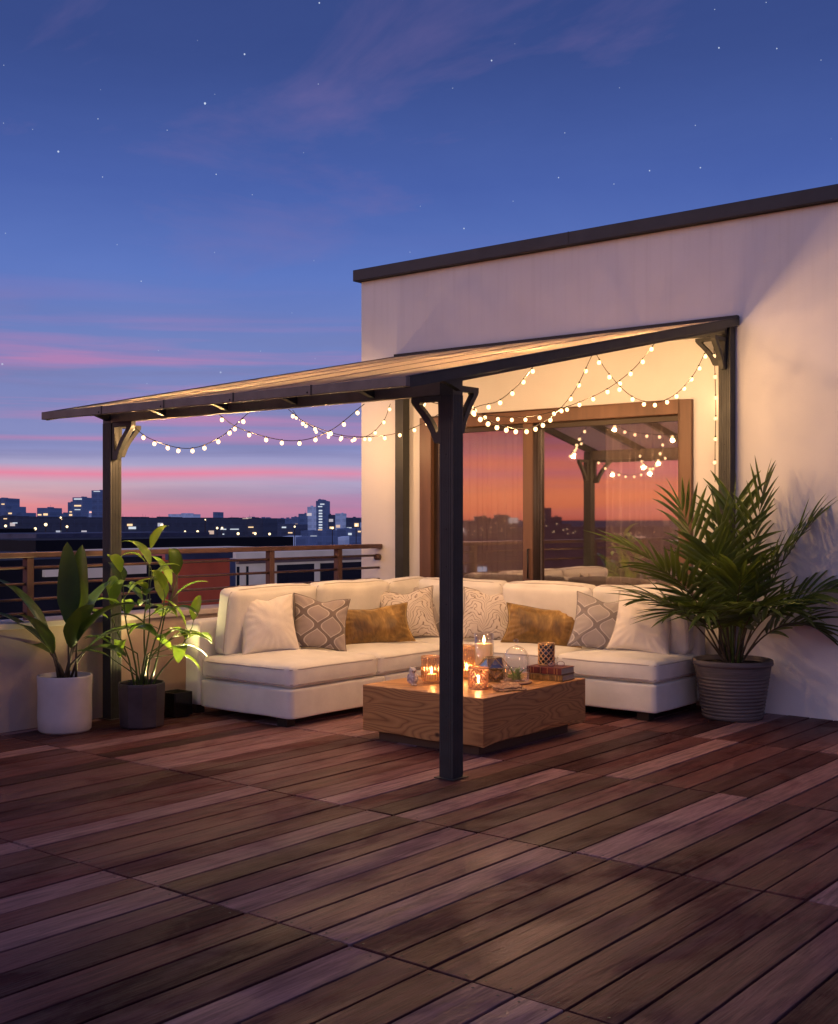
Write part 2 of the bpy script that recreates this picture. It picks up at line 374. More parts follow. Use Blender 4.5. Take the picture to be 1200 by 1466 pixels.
col = mixc(nt, math_(nt, 'MULTIPLY', math_(nt, 'MULTIPLY', ramp(nt, wn, [(.48, (0, 0, 0)), (.68, (1, 1, 1))]).outputs[0], band), .5), col, lin((122, 118, 160)))
# one continuous pink ribbon at about 2.5 degrees
wob = math_(nt, 'MULTIPLY', math_(nt, 'SUBTRACT', noise_(nt, G, 2.2, 3), .5), .022)
rb = math_(nt, 'ABSOLUTE', math_(nt, 'SUBTRACT', math_(nt, 'ADD', Z, wob), .0395))
col = mixc(nt, math_(nt, 'MULTIPLY', ramp(nt, rb, [(0, (1, 1, 1)), (.0032, (.6, .6, .6)), (.0065, (0, 0, 0))]).outputs[0], math_(nt, 'ADD', math_(nt, 'MULTIPLY', ramp(nt, noise_(nt, G, 3.1, 3), [(.35, (0, 0, 0)), (.6, (1, 1, 1))]).outputs[0], .55), .30)), col, lin((240, 132, 160)))
# faint mauve wisps high up
mp = N(nt, 'ShaderNodeMapping'); mp.inputs['Scale'].default_value = (1.2, 2.6, 4.0); mp.inputs['Rotation'].default_value = (.5, .9, .3); L(nt, G, mp.inputs[0])
wn = noise_(nt, mp.outputs[0], 1.9, 6, .6, .8)
up = ramp(nt, Z, [(.12, (0, 0, 0)), (.2, (1, 1, 1))]).outputs[0]
col = mixc(nt, math_(nt, 'MULTIPLY', math_(nt, 'MULTIPLY', ramp(nt, wn, [(.54, (0, 0, 0)), (.74, (1, 1, 1))]).outputs[0], up), .30), col, lin((140, 116, 166)))
mp = N(nt, 'ShaderNodeMapping'); mp.inputs['Scale'].default_value = (1.2, 1.2, 3.2); L(nt, G, mp.inputs[0])
wn = ramp(nt, noise_(nt, mp.outputs[0], 3.0, 7, .62, .5), [(.35, (0, 0, 0)), (.7, (1, 1, 1))]).outputs[0]
col = mixc(nt, math_(nt, 'MULTIPLY', wn, .32), col, mixc(nt, 1, col, (.62, .70, .82), 'MULTIPLY'))
# stars
az_ = math_(nt, 'ARCTAN2', sp.outputs[1], sp.outputs[0]); el_ = math_(nt, 'ARCSINE', Z)
cxy = N(nt, 'ShaderNodeCombineXYZ'); L(nt, az_, cxy.inputs[0]); L(nt, el_, cxy.inputs[1])
vo = N(nt, 'ShaderNodeTexVoronoi', voronoi_dimensions='2D'); vo.inputs['Scale'].default_value = 24; L(nt, cxy.outputs[0], vo.inputs['Vector'])
sps = N(nt, 'ShaderNodeSeparateColor'); L(nt, vo.outputs['Color'], sps.inputs[0])
rad = math_(nt, 'ADD', math_(nt, 'MULTIPLY', math_(nt, 'POWER', sps.outputs[1], 5), .011), .010)
star = math_(nt, 'LESS_THAN', vo.outputs['Distance'], rad)
star = math_(nt, 'MULTIPLY', star, math_(nt, 'LESS_THAN', sps.outputs[0], .60))
star = math_(nt, 'MULTIPLY', star, ramp(nt, Z, [(.09, (0, 0, 0)), (.16, (1, 1, 1))]).outputs[0])
star = math_(nt, 'MULTIPLY', star, math_(nt, 'ADD', math_(nt, 'MULTIPLY', sps.outputs[1], .9), .12))
col = mixc(nt, math_(nt, 'MULTIPLY', star, .8), col, (.72, .82, 1.0))
# below the horizon
col = mixc(nt, math_(nt, 'LESS_THAN', Z, 0), col, lin((46, 44, 74)))
L(nt, col, bg.inputs[0]); bg.inputs[1].default_value = 1.0

# sun, almost down, behind the camera's left shoulder
sl = bpy.data.lights.new('low_sun', 'SUN'); sl.energy = .18; sl.angle = radians(6); sl.color = (1, .55, .48)
so = bpy.data.objects.new('low_sun', sl); COL.objects.link(so)
sd = Vector((-.60, -.80, tan_ := math.tan(radians(13)))).normalized()
so.rotation_euler = sd.to_track_quat('Z', 'Y').to_euler()

# ------------------------------------------------------------------ DECK
dk_xy = []
dk = MB(); x = -2.91-.1725*27; BW = .1725
while x < 3.6:
    yy = 3.005-1.45*5; ofs = 0
    while yy < WALL:
        y1 = min(yy+1.45, WALL-.005)
        j = random.uniform(-.004, .004); h = random.uniform(-.0018, .0018)
        dk.box(max(x, -7.3)+.0055, x+BW-.0055, yy+.006+j, y1-.004+j if y1 < WALL-.1 else y1, -.028, h)
        dk_xy.append((x, yy)); yy += 1.45
    x += BW
sc_ = MB()
for (a_, b_) in dk_xy:
    for (u, v) in ((.035, .03), (BW-.043, .03), (.035, 1.41), (BW-.043, 1.41)):
        if b_+v < WALL-.02 and a_+u > -7.28 and -5 < a_: sc_.lathe([(.0052, .0022), (.0045, .0030), (.0001, .0024)], (a_+u, b_+v, .0), 7)
deck = struct(dk.build('deck', deck_m, None, bevel=.003, weld=False)); deck['label'] = 'reddish brown hardwood deck boards'
tag(sc_.build('screw_heads', M_plain('dull_screw', (.05, .045, .045), .4, .8), deck), kind='stuff')
struct(B(-7.5, 4, -5, WALL+.2, -.30, -.06).build('deck_underlay', blackm))

# ------------------------------------------------------------------ HOUSE
GT = 2.40; DX0, DX1 = -6.93, -4.19
house = thing('house', (-4, WALL, 0), 'pale stucco house wall with dark roof coping beside the pergola', 'house')
wl = MB()
XL, XR = -7.68, 7.0
wl.box(XL, DX0, WALL, WALL+.25, -1, 3.76); wl.box(DX1, XR, WALL, WALL+.25, -1, 3.76); wl.box(DX0, DX1, WALL, WALL+.25, GT, 3.76)
wl.box(XL, XL+.25, WALL+.25, 14, -1, 3.76)
wl.build('wall', stucco, house)
B(XL-.06, XR, WALL-.06, 14, 3.765, 3.875).build('roof_coping', coping, house, bevel=.006)
for xj in (-5.3, -2.9, -.5): B(xj-.004, xj+.004, WALL-.0625, WALL-.055, 3.764, 3.876).build('coping_joint', blackm, house)
mt = M_plain('room_paint', (.16, .12, .10), .9)
rm = MB(); rm.box(XL+.26, XR, 11.4, 11.6, -.1, 3.7); rm.box(XL+.26, XR, WALL+.26, 11.4, -.12, -.02); rm.box(XL+.26, XR, WALL+.26, 11.4, 2.9, 3.0); rm.box(-1, -.9, WALL+.26, 11.4, 0, 2.9)
rm.build('room', mt, house)

door = thing('patio_door', (-5.56, WALL, 0), 'wide sliding glass patio door in brown frame reflecting the sunset', 'patio door')
fr = MB(); fy0, fy1 = WALL-.035, WALL+.12
fr.box(DX0, DX0+.13, fy0, fy1, 0, GT); fr.box(DX1-.11, DX1, fy0, fy1, 0, GT); fr.box(DX0+.13, DX1-.11, fy0, fy1, GT-.11, GT); fr.box(DX0+.13, DX1-.11, fy0+.01, fy1, 0, .05)
fr.build('frame', frame_m, door, bevel=.006)
def sash(x0, x1, y, l, r):
    s = MB(); s.box(x0, x0+l, y, y+.05, .05, GT-.11); s.box(x1-r, x1, y, y+.05, .05, GT-.11)
    s.box(x0+l, x1-r, y, y+.05, .05, .17); s.box(x0+l, x1-r, y, y+.05, GT-.155, GT-.11)
    so_ = s.build('sash', frame_d, door, bevel=.004)
    B(x0+l, x1-r, y+.02, y+.026, .17, GT-.155).build('pane', doorglass, so_)
    return so_
s1 = sash(DX0+.13, -5.70, WALL+.02, .07, .055); s2 = sash(-5.79, DX1-.11, WALL+.075, .09, .06)
hb = MB(); hb.tube([(-5.735, WALL+.01, .95), (-5.735, WALL-.02, .95), (-5.735, WALL-.02, 1.2), (-5.735, WALL+.01, 1.2)], .008); hb.build('handle', blackm, s1, True)
B(-5.80, -5.70, WALL+.0, WALL+.018, .05, GT-.11).build('meeting_stile', frame_m, door, bevel=.003)
# sheer curtains hanging inside
cur_m = M_fabric('sheer_curtain', (.80, .70, .62), 500)
nt = cur_m.node_tree; b = nt.nodes['Principled BSDF']; t = N(nt, 'ShaderNodeBsdfTransparent'); mx = N(nt, 'ShaderNodeMixShader'); mx.inputs[0].default_value = .22
tl = N(nt, 'ShaderNodeBsdfTranslucent'); tl.inputs[0].default_value = (.8, .66, .55, 1); m2 = N(nt, 'ShaderNodeMixShader'); m2.inputs[0].default_value = .4; L(nt, b.outputs[0], m2.inputs[1]); L(nt, tl.outputs[0], m2.inputs[2])
L(nt, m2.outputs[0], mx.inputs[1]); L(nt, t.outputs[0], mx.inputs[2]); L(nt, mx.outputs[0], nt.nodes['Material Output'].inputs[0])
for (x0, x1, lab) in ((-6.75, -5.85, 'sheer curtain behind the left glass pane'), (-5.15, -4.3, 'sheer curtain behind the right glass pane')):
    c = MB(); rows = []
    n = 120
    for i in range(n+1):
        xx = x0+(x1-x0)*i/n; yy = WALL+.30+.035*sin(i*.72+sin(i*.13)*2)
        rows.append([(xx, yy, .03), (xx, yy+.004*sin(i), 1.2), (xx, yy, 2.36)])
    c.grid(rows); tag(c.build('curtain', cur_m, None, True), lab, 'curtain')
tag(MB().tube([(-6.85, WALL+.30, 2.375), (-4.25, WALL+.30, 2.375)], .012).build('curtain_rail', blackm, None, True), 'slim dark curtain rail inside the patio door', 'curtain rail')
# floor lamp added in the room to light the curtains from behind
lampm = M_emit('added_lamp_glow', (1, .55, .28), 1.2)
fl = thing('added_floor_lamp', (-5.2, 10.6, 0), 'shaded floor lamp added behind the glass to light the curtains', 'lamp')
MB().tube([(-5.2, 10.6, 0), (-5.2, 10.6, 1.45)], .012).build('pole', brass, fl, True)
MB().lathe([(.0, 0), (.14, 0), (.14, .02), (.0, .025)], (-5.2, 10.6, 0)).build('base', brass, fl, True)
MB().lathe([(.17, 1.3), (.13, 1.6)], (-5.2, 10.6, 0)).build('lamp_shade', lampm, fl, True)

ll = bpy.data.lights.new('added_lamp_light', 'POINT'); ll.energy = 60; ll.color = (1, .62, .38); ll.shadow_soft_size = .08
lo = bpy.data.objects.new('added_lamp_light', ll); COL.objects.link(lo); lo.location = (-5.2, 10.6, 1.72)
# ------------------------------------------------------------------ PARAPET + RAILING
PX = -7.3
pw_ = thing('parapet_wall', (PX-.15, 4, 0), 'low beige parapet wall along the left edge of the terrace', 'parapet')
B(PX-.28, PX, -5, WALL-.002, -1.2, .70).build('wall', parapet_mat, pw_)
B(PX-.31, PX+.03, -5, WALL-.004, .703, .745).build('coping', M_plain('pale_coping', (.42, .37, .36), .6), pw_, bevel=.005)
rl = thing('railing', (PX-.15, 4, .745), 'brown metal railing with horizontal bars on top of the parapet', 'railing')
RX = PX-.15
B(RX-.045, RX+.045, -5, WALL-.004, 1.185, 1.225).build('top_rail', rail_m, rl, bevel=.006)
for z in (1.115, 1.00, .89, .79):
    MB().tube([(RX, -5, z), (RX, WALL-.005, z)], .011).build('bar', rail_m, rl, True)
for y in (-4.4, -3.1, -1.8, -.4, 1.0, 2.3, 3.55, 4.80, 6.10, 7.16, 8.02):
    B(RX-.028, RX+.028, y-.028, y+.028, .7455, 1.1845).build('post', rail_m, rl, bevel=.003)
MB().tube([(RX, WALL-.05, 1.1), (RX, WALL-.003, 1.1)], .03, 12).build('wall_bracket', rail_m, rl, True)

# ------------------------------------------------------------------ PERGOLA
pg = thing('pergola', (-5.6, 6.9, 0), 'lean-to pergola with charcoal metal posts and tan translucent roof panels', 'pergola')
def zr(y): return 2.205+(y-4.82)*.2095
W2 = .0475
posts = [(-7.2, 5.33, 2.155), (-4.065, 5.31, 2.155), (-7.12, 8.545, 2.93), (-3.885, 8.545, 2.93)]
def post_profile(cx, cy):
    pts = []; h = W2; seq = [(-h, -h)]
    offs = (-.033, -.020, -.007, .007, .020, .033)
    def side(fn):
        out = []
        for o in offs: out += [fn(o-.0035, 0), fn(o-.0015, .0028), fn(o+.0015, .0028), fn(o+.0035, 0)]
        return out
    pts += [(-h, -h)]+side(lambda t, d: (t, -h+d))+[(h, -h)]+side(lambda t, d: (h-d, t))+[(h, h)]+side(lambda t, d: (-t, h-d))+[(-h, h)]+side(lambda t, d: (-h+d, -t))
    return [(cx+a, cy+c) for a, c in pts]
def plate(poly, axis, a0, a1, hole): # bracket plate with a hole: ring of quads
    m = MB(); n = len(poly)
    def P(p, a): return Vector((a, p[0], p[1])) if axis == 'x' else Vector((p[0], a, p[1]))
    rows = [[P(p, a0) for p in poly], [P(p, a1) for p in poly], [P(p, a1) for p in hole], [P(p, a0) for p in hole]]
    m.grid(rows, closed_u=True, closed_v=True); return m
def bracket(px, py, ztop, axis, sgn, size=.23, drop=.27):
    # corner brace, seen face-on along the other axis
    def q(u, v): # u outwards 0..1, v downwards 0..1
        base = px if axis == 'y' else py
        return (base+sgn*(W2+u*size), ztop-v*drop)
    out = []; hole = []
    top = [(0, 0), (.35, 0), (.7, 0), (1, 0), (1, .10)]
    curve = [(.95, .17), (.74, .36), (.55, .55), (.40, .74), (.30, .93), (.26, 1.0)]
    out = top+curve+[(0, 1.0), (0, .5)]
    hp = [(.14, .12), (.30, .12), (.50, .12), (.70, .12), (.74, .16), (.68, .22), (.55, .34), (.42, .46), (.32, .58), (.24, .70), (.20, .78), (.14, .74), (.13, .45)]
    m = plate([q(*p) for p in out], 'x' if axis == 'x' else 'y', (px if axis == 'x' else py)-.02, (px if axis == 'x' else py)+.02, [q(*p) for p in hp])
    return m.build('corner_brace', charcoal, pg, bevel=.002)
for (x, y, zt) in posts:
    p = MB().prism(post_profile(x, y), 'z', .008, zt).build('post', charcoal, pg)
    fl_ = B(x-.07, x+.07, y-.07 if y < 8 else y-.055, y+.07 if y < 8 else y+.05, .003, .0075)
    fl_.build('base_plate', charcoal, p, bevel=.001)
    for k in range(9):
        zz_ = .35+k*.21
        if zz_ < zt-.3: MB().sphere((x, y-W2, zz_), .004, 6, 4).build('screw', blackm, p, True)
    if y < 8: B(x-.046, x+.046, y-.046, y+.046, 2.156, zr(y)-.06).build('post_cap', charcoal, p)
# beams
X0, X1 = -7.215, -3.985
fb = MB().box(-7.225, -4.03, 5.285, 5.335, 2.158, 2.262); 
fb.build('front_beam', charcoal_lit, pg, bevel=.002)
B(-7.24, -3.86, 8.46, 8.497, 2.86, 2.935).build('wall_beam', charcoal, pg, bevel=.002)
# braces
bracket(-7.2, 5.31, 2.157, 'y', 1); bracket(-4.065, 5.31, 2.157, 'y', -1)
bracket(-7.2, 5.33, 2.155, 'x', 1, .2, .24); bracket(-4.065, 5.31, 2.215, 'x', 1, .19, .27)
bracket(-3.885, 8.53, 2.86, 'y', -1, .20, .22); bracket(-3.885, 8.545, 2.84, 'x', -1, .2, .24)
bracket(-7.12, 8.53, 2.86, 'y', 1, .20, .22)
# rafters with tails (sloped bars)
def sloped(x0, x1, y0, y1, dz0, dz1, cut=0, sh=0):
    m = MB(); ya, yb = y0, y1
    m.v += [Vector(p) for p in ((x0, ya, zr(ya)+dz0), (x1, ya, zr(ya)+dz0), (x1, yb, zr(yb)+dz0), (x0, yb, zr(yb)+dz0), (x0, ya-cut, zr(ya-cut)+dz1), (x1, ya-cut, zr(ya-cut)+dz1), (x1, yb, zr(yb)+dz1), (x0, yb, zr(yb)+dz1))]
    m.f += [(0, 3, 2, 1), (4, 5, 6, 7), (0, 1, 5, 4), (1, 2, 6, 5), (2, 3, 7, 6), (3, 0, 4, 7)]
    for q in m.v: q.x += sh*(q.y-4.8)/3.8
    return m
YE = WALL-.012
rx = [-7.19+.6396*k for k in range(6)]
for x in rx: MB().prism([(5.283, 2.238), (5.283, 2.172), (5.10, 2.226), (5.09, 2.238)], 'x', x-.018, x+.018).build('rafter_tail', charcoal, pg)
for k, x in enumerate(rx):
    if k == 0 or k == 5: continue
    sloped(x-.02, x+.02, 5.15, 8.455, -.075, -.012, .12).build('rafter', charcoal, pg)
for x, sh in ((rx[0], 0), (rx[5], .13)):
    sloped(x-.02, x+.02, 5.15, 8.455, -.075, -.012, .12, sh).build('rafter', charcoal, pg)
for x, sh in ((-7.213, 0), (-3.965, .14)):
    e = sloped(x-.022, x+.022, 4.80, YE, -.055, .0035, 0, sh).build('edge_rail', charcoal, pg, bevel=.002)
    sloped(x-.026, x+.026, 4.79, YE, .0040, .0075, 0, sh).build('cap_strip', blackm, e)
B(X0-.022, -3.943, 4.765, 4.799, 2.150, 2.203).build('gutter', charcoal_lit, pg, bevel=.003)
for x in rx[1:5]:
    B(x-.004, x+.004, 4.7618, 4.80, 2.148, 2.205).build('gutter_joint', blackm, pg)
    MB().sphere((x-.03, 4.765, 2.165), .006, 8, 5).build('bolt', blackm, pg, True)
for k in range(5):
    a, c = (rx[k]+.004 if k else -7.19), (rx[k+1]-.004 if k < 4 else -3.988)
    ps = MB(); ps.grid([[(a+(c-a+(.14*j/8 if k == 4 else 0))*i/4, 4.802+(YE-4.802)*j/8, zr(4.802+(YE-4.802)*j/8)+.002) for j in range(9)] for i in range(5)])
    ps.build('roof_panel', roof_m, pg)
for k in range(1, 5): sloped(rx[k]-.010, rx[k]+.010, 4.802, YE, .0026, .0042).build('joint_strip', M_plain('taupe_strip', (.15, .11, .085), .5), pg)
B(X0-.02, -3.81, YE-.03, YE+.010, zr(YE)-.03, zr(YE)+.022).build('wall_rail', blackm, pg)

# ------------------------------------------------------------------ STRING LIGHTS
bulb_m = M_emit('lit_bulb', (1, .60, .28), 4.0)
wire_m = M_plain('dark_wire', (.02, .014, .01), .6)
bm_ = MB().sphere((0, 0, -.022), .0138, 10, 8, (1, 1, 1.15)).build('bulb', bulb_m, None, True)
sk_ = MB().tube([(0, 0, .004), (0, 0, -.010)], .006, 8).build('socket', wire_m, None, True)
bulb_me, sock_me = bm_.data, sk_.data
bpy.data.objects.remove(bm_); bpy.data.objects.remove(sk_)
soft_me = bulb_me.copy(); soft_me.materials[0] = M_emit('soft_bulb', (1, .60, .28), 2.4)
def catmull(P, n=14):
    P = [P[0]*2-P[1]]+P+[P[-1]*2-P[-2]]; out = []
    for i in range(1, len(P)-2):
        for k in range(n):
            t = k/n; a, b_, c_, d_ = P[i-1], P[i], P[i+1], P[i+2]
            out.append(.5*((2*b_)+(c_-a)*t+(2*a-5*b_+4*c_-d_)*t*t+(3*b_-a-3*c_+d_)*t**3))
    out.append(P[-2]); return out
bn = [0]
def strand(pts, label, sp=.12, me=None, ew=12.5):
    P = [onY(x, y, Y) for x, y, Y in pts]
    path = catmull(P)
    t = thing('string_light', P[0], label, 'string lights', 'strings of round bulbs hung under the pergola')
    MB().tube(path, .0028, 5).build('wire', wire_m, t, True)
    acc = sp*.5
    for a, c in zip(path, path[1:]):
        d = (c-a).length
        while acc < d:
            p = a.lerp(c, acc/d)
            s_ = bpy.data.objects.new('bulb', me or bulb_me); COL.objects.link(s_); s_.parent = t; s_.location = p-P[0]
            k_ = bpy.data.objects.new('socket', sock_me); COL.objects.link(k_); k_.parent = s_
            s_.rotation_euler = (random.uniform(-.25, .25), random.uniform(-.25, .25), 0)
            if bn[0] % 5 == 2:
                pl = bpy.data.lights.new('bulb_light', 'POINT'); pl.energy = .35 if me else ew; pl.color = (1, .55, .23); pl.shadow_soft_size = .015
                po = bpy.data.objects.new('bulb_light', pl); COL.objects.link(po); po.location = p-Vector((0, 0, .052))
            bn[0] += 1
            acc += sp*random.uniform(.9, 1.1)
        acc -= d
strand([(183, 603, 5.38), (215, 628, 5.42), (268, 642, 5.5), (315, 626, 5.55), (357, 590, 5.6)], 'string light swag hanging next to the left front post')
strand([(308, 589, 5.6), (345, 614, 5.75), (415, 631, 6.0), (470, 618, 6.2), (522, 578, 6.4)], 'string light swag in the middle of the front opening, second from the left post')
strand([(413, 586, 6.5), (440, 606, 6.7), (495, 624, 7.0), (560, 622, 7.3), (606, 606, 7.5), (640, 585, 7.6)], 'string light dipping from the roof to behind the central front post')
strand([(419, 587, 7.8), (432, 602, 7.85), (470, 622, 7.95), (520, 626, 8.05), (548, 604, 8.15), (559, 578, 8.2)], 'string light ending beside the narrow rear left post')
strand([(768, 519, 6.9), (745, 548, 6.75), (715, 573, 6.6), (690, 580, 6.45), (664, 585, 6.3), (600, 572, 6.0)], 'string light rising to the right from the central post to the side rafter')
strand([(672, 570, 5.5), (684, 592, 5.75), (715, 608, 6.1), (755, 613, 6.5), (790, 596, 6.9), (822, 560, 7.15), (848, 508, 7.35)], 'lowest string light swag right of the central post', .14)
strand([(640, 570, 7.5), (668, 583, 7.5), (690, 593, 7.5), (750, 597, 7.5), (800, 586, 7.5), (860, 562, 7.5), (905, 530, 7.5), (937, 492, 7.45)], 'longest string light running close above the patio door', ew=17)
strand([(852, 504, 7.2), (872, 535, 7.3), (903, 566, 7.45), (935, 576, 7.65), (965, 566, 7.85), (992, 538, 8.1), (1012, 500, 8.3)], 'string light swag below the rear right corner brace', ew=3.2)
strand([(1022, 490, 8.53), (1024, 540, 8.53), (1025, 590, 8.53), (1024, 640, 8.53), (1024, 690, 8.53)], 'string light hanging straight down beside the rear right post', .17, soft_me)

# ------------------------------------------------------------------ SOFA
def rbox(cx, cy, cz, sx, sy, sz, r=.05, n=14, puff=.02, seed=0, amp=.006, bot=0.2):
    m = MB(); h = (sx/2, sy/2, sz/2); r = min(r, *[k*.98 for k in h])
    def mp_(p):
        q = Vector([p[i]*h[i] for i in range(3)])
        core = Vector([max(-(h[i]-r), min(h[i]-r, q[i])) for i in range(3)])
        d = q-core
        if d.length > 1e-9:
            # push onto the rounded shell
            q = core+d.normalized()*r
        pf = puff*(1-p[0]**2)*(1-p[1]**2)
        if p[2] > 0: q.z += pf*p[2]
        else: q.z += pf*p[2]*bot
        q.x += p[0]*puff*.45*(1-p[1]**2)*(1-p[2]**2); q.y += p[1]*puff*.45*(1-p[0]**2)*(1-p[2]**2)
        nn = noise.noise_vector(q*3.1+Vector((seed*3.7, seed, 0)))*amp*1.3+noise.noise_vector(q*9+Vector((seed, 0, seed*2.1)))*amp*.5
        return q+nn
    def ax(t): # denser near the ends
        return math.copysign(abs(t)**.75, t)
    for axis in range(3):
        for sg in (-1, 1):
            rows = []
            for i in range(n+1):
                row = []
                for j in range(n+1):
                    a, c = ax(-1+2*i/n), ax(-1+2*j/n); p = [0, 0, 0]; p[axis] = sg; p[(axis+1) % 3] = a; p[(axis+2) % 3] = c
                    q = mp_(p); row.append((cx+q.x, cy+q.y, cz+q.z))
                rows.append(row)
            m.grid(rows)
    m.mp_ = lambda p: Vector((cx, cy, cz))+mp_(p)
    return m
def piping(m, z, parent, side=None, r=.0050):
    pts = []
    K = 40
    for s_ in range(4):
        for k in range(K//4*1):
            t = -1+2*k/(K//4); p = {0: (t, -1), 1: (1, t), 2: (-t, 1), 3: (-1, -t)}[s_]
            q = m.mp_([p[0], p[1], z]); pts.append(q)
    pts.append(pts[0]); return MB().tube(pts, r, 6, False)
sofa = thing('sectional_sofa', (-6, 7.6, 0), 'cream fabric L-shaped corner sofa with loose back cushions', 'sofa')
SX0, SXF = -7.02, -5.88      # left run: back, front edge
SYF, SYB = 7.67, 8.50        # right run: front edge, back
SY0, SX1 = 5.85, -4.03
# bases
def base_box(x0, x1, y0, y1, seed):
    m = rbox((x0+x1)/2, (y0+y1)/2, .165, x1-x0, y1-y0, .21, .016, 16, .004, seed, .0025)
    o = m.build('base', sofa_m, sofa, True); return o
base_box(SX0+.19, SXF, SY0, 6.86, 1); base_box(SX0+.19, SXF, 6.864, SYB-.16, 2)
base_box(SXF+.003, -4.95, SYF, SYB-.16, 3); base_box(-4.946, SX1, SYF, SYB-.16, 4)
# back frames
def bframe(x0, x1, y0, y1, z1, seed):
    rbox((x0+x1)/2, (y0+y1)/2, (z1+.06)/2, x1-x0, y1-y0, z1-.06, .035, 14, .006, seed, .003).build('back_frame', sofa_m, sofa, True)
bframe(SX0, SX0+.185, SY0, 7.1, .70, 5); bframe(SX0, SX0+.185, 7.105, SYB, .70, 6)
bframe(SX0+.19, -5.3, SYB-.155, SYB, .70, 7); bframe(-5.296, SX1, SYB-.155, SYB, .70, 8)
# seat cushions
ci = 0
for (x0, x1, y0, y1) in ((SX0+.19, SXF, SY0, 6.78), (SX0+.19, SXF, 6.785, 7.665), (SX0+.19, SXF, SYF, SYB-.16), (SXF+.004, -4.87, SYF, SYB-.16), (-4.866, SX1+.005, SYF-.005, SYB-.16)):
    ci += 1
    m = rbox((x0+x1)/2, (y0+y1)/2, .355, x1-x0, y1-y0, .165, .038, 20, .034, 10+ci, .005, .0)
    o = m.build('seat_cushion', sofa_m, sofa, True)
    piping(m, .62, o).build('piping', piping_m, o, True); piping(m, -.66, o).build('piping', piping_m, o, True)
# back cushions: built flat then leaned
def back_cushion(c, wdt, hgt, thk, rz, tilt, seed):
    m = rbox(0, 0, 0, wdt, hgt, thk, .045, 20, .040, seed, .011, 1.0)   # lies in XY, thickness in Z
    R = Matrix.Rotation(rz, 3, 'Z') @ Matrix.Rotation(radians(90)-tilt, 3, 'X')
    C = Vector(c)
    def T(q): return C+R @ (Vector(q)+Vector((0, hgt/2, 0)))
    pts = None
    K = 10; pts = []
    for s_ in range(4):
        for k in range(K):
            t = -1+2*k/K; p = {0: (t, -1), 1: (1, t), 2: (-t, 1), 3: (-1, -t)}[s_]
            pts.append(m.mp_([p[0], p[1], .55]))
    pts.append(pts[0])
    m.v = [T(q) for q in m.v]
    o = m.build('back_cushion', sofa_m, sofa, True)
    MB().tube([T(q) for q in pts], .0050, 6, False).build('piping', piping_m, o, True)
r90 = radians(90)
for i, (y0, y1) in enumerate(((SY0+.10, 6.86), (6.87, 7.76), (7.77, 8.32))):
    back_cushion((SX0+.285, (y0+y1)/2, .44), (y1-y0), .50, .17, r90, radians(-9), 20+i)
for i, (x0, x1) in enumerate(((-6.60, -5.70), (-5.69, -4.83), (-4.82, SX1+.0))):
    back_cushion(((x0+x1)/2, SYB-.245, .44), (x1-x0), .50, .17, 0, radians(-9), 30+i)
for (x, y) in ((SX0+.06, SY0+.07), (SXF-.12, SY0+.07), (SXF-.12, 7.3), (SX1-.12, SYF+.07), (SX1-.12, SYB-.08), (-5.3, SYF+.07), (SX0+.06, SYB-.08)):
    B(x-.05, x+.05, y-.04, y+.04, .001, .065).build('leg', M_plain('dark_leg', (.02, .012, .008), .5), sofa, bevel=.003)

# ------------------------------------------------------------------ THROW PILLOWS
def pillow(name, mat, w_, h_, T, loc, rz, tilt, label, cat='pillow', group=None, roll=0, seed=0, dent=.03, wr=.012, pip=None):
    n = 36; me = MB(); uvs = []
    def P(u, v_, s):
        x = u*w_/2*(1-.12*(1-v_*v_)); z = v_*h_/2*(1-.11*(1-u*u))
        t = T*1.18*(max(0, (1-u*u))**.62*max(0, (1-v_*v_))**.62)**.9
        z -= dent*exp(-(u/.35)**2)*max(0, v_)**2
        nv = noise.noise(Vector((x*7+seed*5, z*7, s*3+seed)))*wr+noise.noise(Vector((x*16+seed, z*16+seed*2, s)))*wr*.4
        # creases towards the corners
        ang = math.atan2(abs(v_), abs(u)+1e-6); rr = hypot(u, v_)
        cr = sin(ang*22+seed)*.006*max(0, rr-.55)*2
        return Vector((x, s*(t+(nv+cr)*(t/T)**.5 if t > 0 else 0), z+h_/2))
    for s in (-1, 1):
        rows = [[P(-1+2*i/n, -1+2*j/n, s) for j in range(n+1)] for i in range(n+1)]
        me.grid(rows)
    mesh = bpy.data.meshes.new(name); mesh.from_pydata([tuple(q) for q in me.v], [], me.f)
    uvl = mesh.uv_layers.new(name='UVMap')
    for lp in mesh.loops:
        k = lp.vertex_index % ((n+1)*(n+1)); i, j = divmod(k, n+1)
        uvl.data[lp.index].uv = (i/n, j/n)
    bm = bmesh.new(); bm.from_mesh(mesh); bmesh.ops.remove_doubles(bm, verts=bm.verts, dist=1e-5); bmesh.ops.recalc_face_normals(bm, faces=bm.faces); bm.to_mesh(mesh); bm.free()
    mesh.polygons.foreach_set('use_smooth', [True]*len(mesh.polygons)); mesh.materials.append(mat)
    o = bpy.data.objects.new(name, mesh); COL.objects.link(o)
    edge = []
    for (a, c) in [(-1+2*k/20, -1) for k in range(20)]+[(1, -1+2*k/20) for k in range(20)]+[(1-2*k/20, 1) for k in range(20)]+[(-1, 1-2*k/20) for k in range(21)]:
        edge.append(P(a, c, 0.0001))
    s_ = MB().tube(edge, .0038, 6, False).build('seam', pip or mat, None, True); s_.parent = o
    o.location = loc; o.rotation_euler = (-tilt, roll, rz)
    return tag(o, label, cat, group)
SZ = .448
pillow('pillow', plainp, .47, .47, .095, (-6.45, 6.22, SZ), radians(68), radians(20), 'plain cream pillow at the left end of the sofa, left of the brown ogee pillow', seed=1, pip=piping_m)
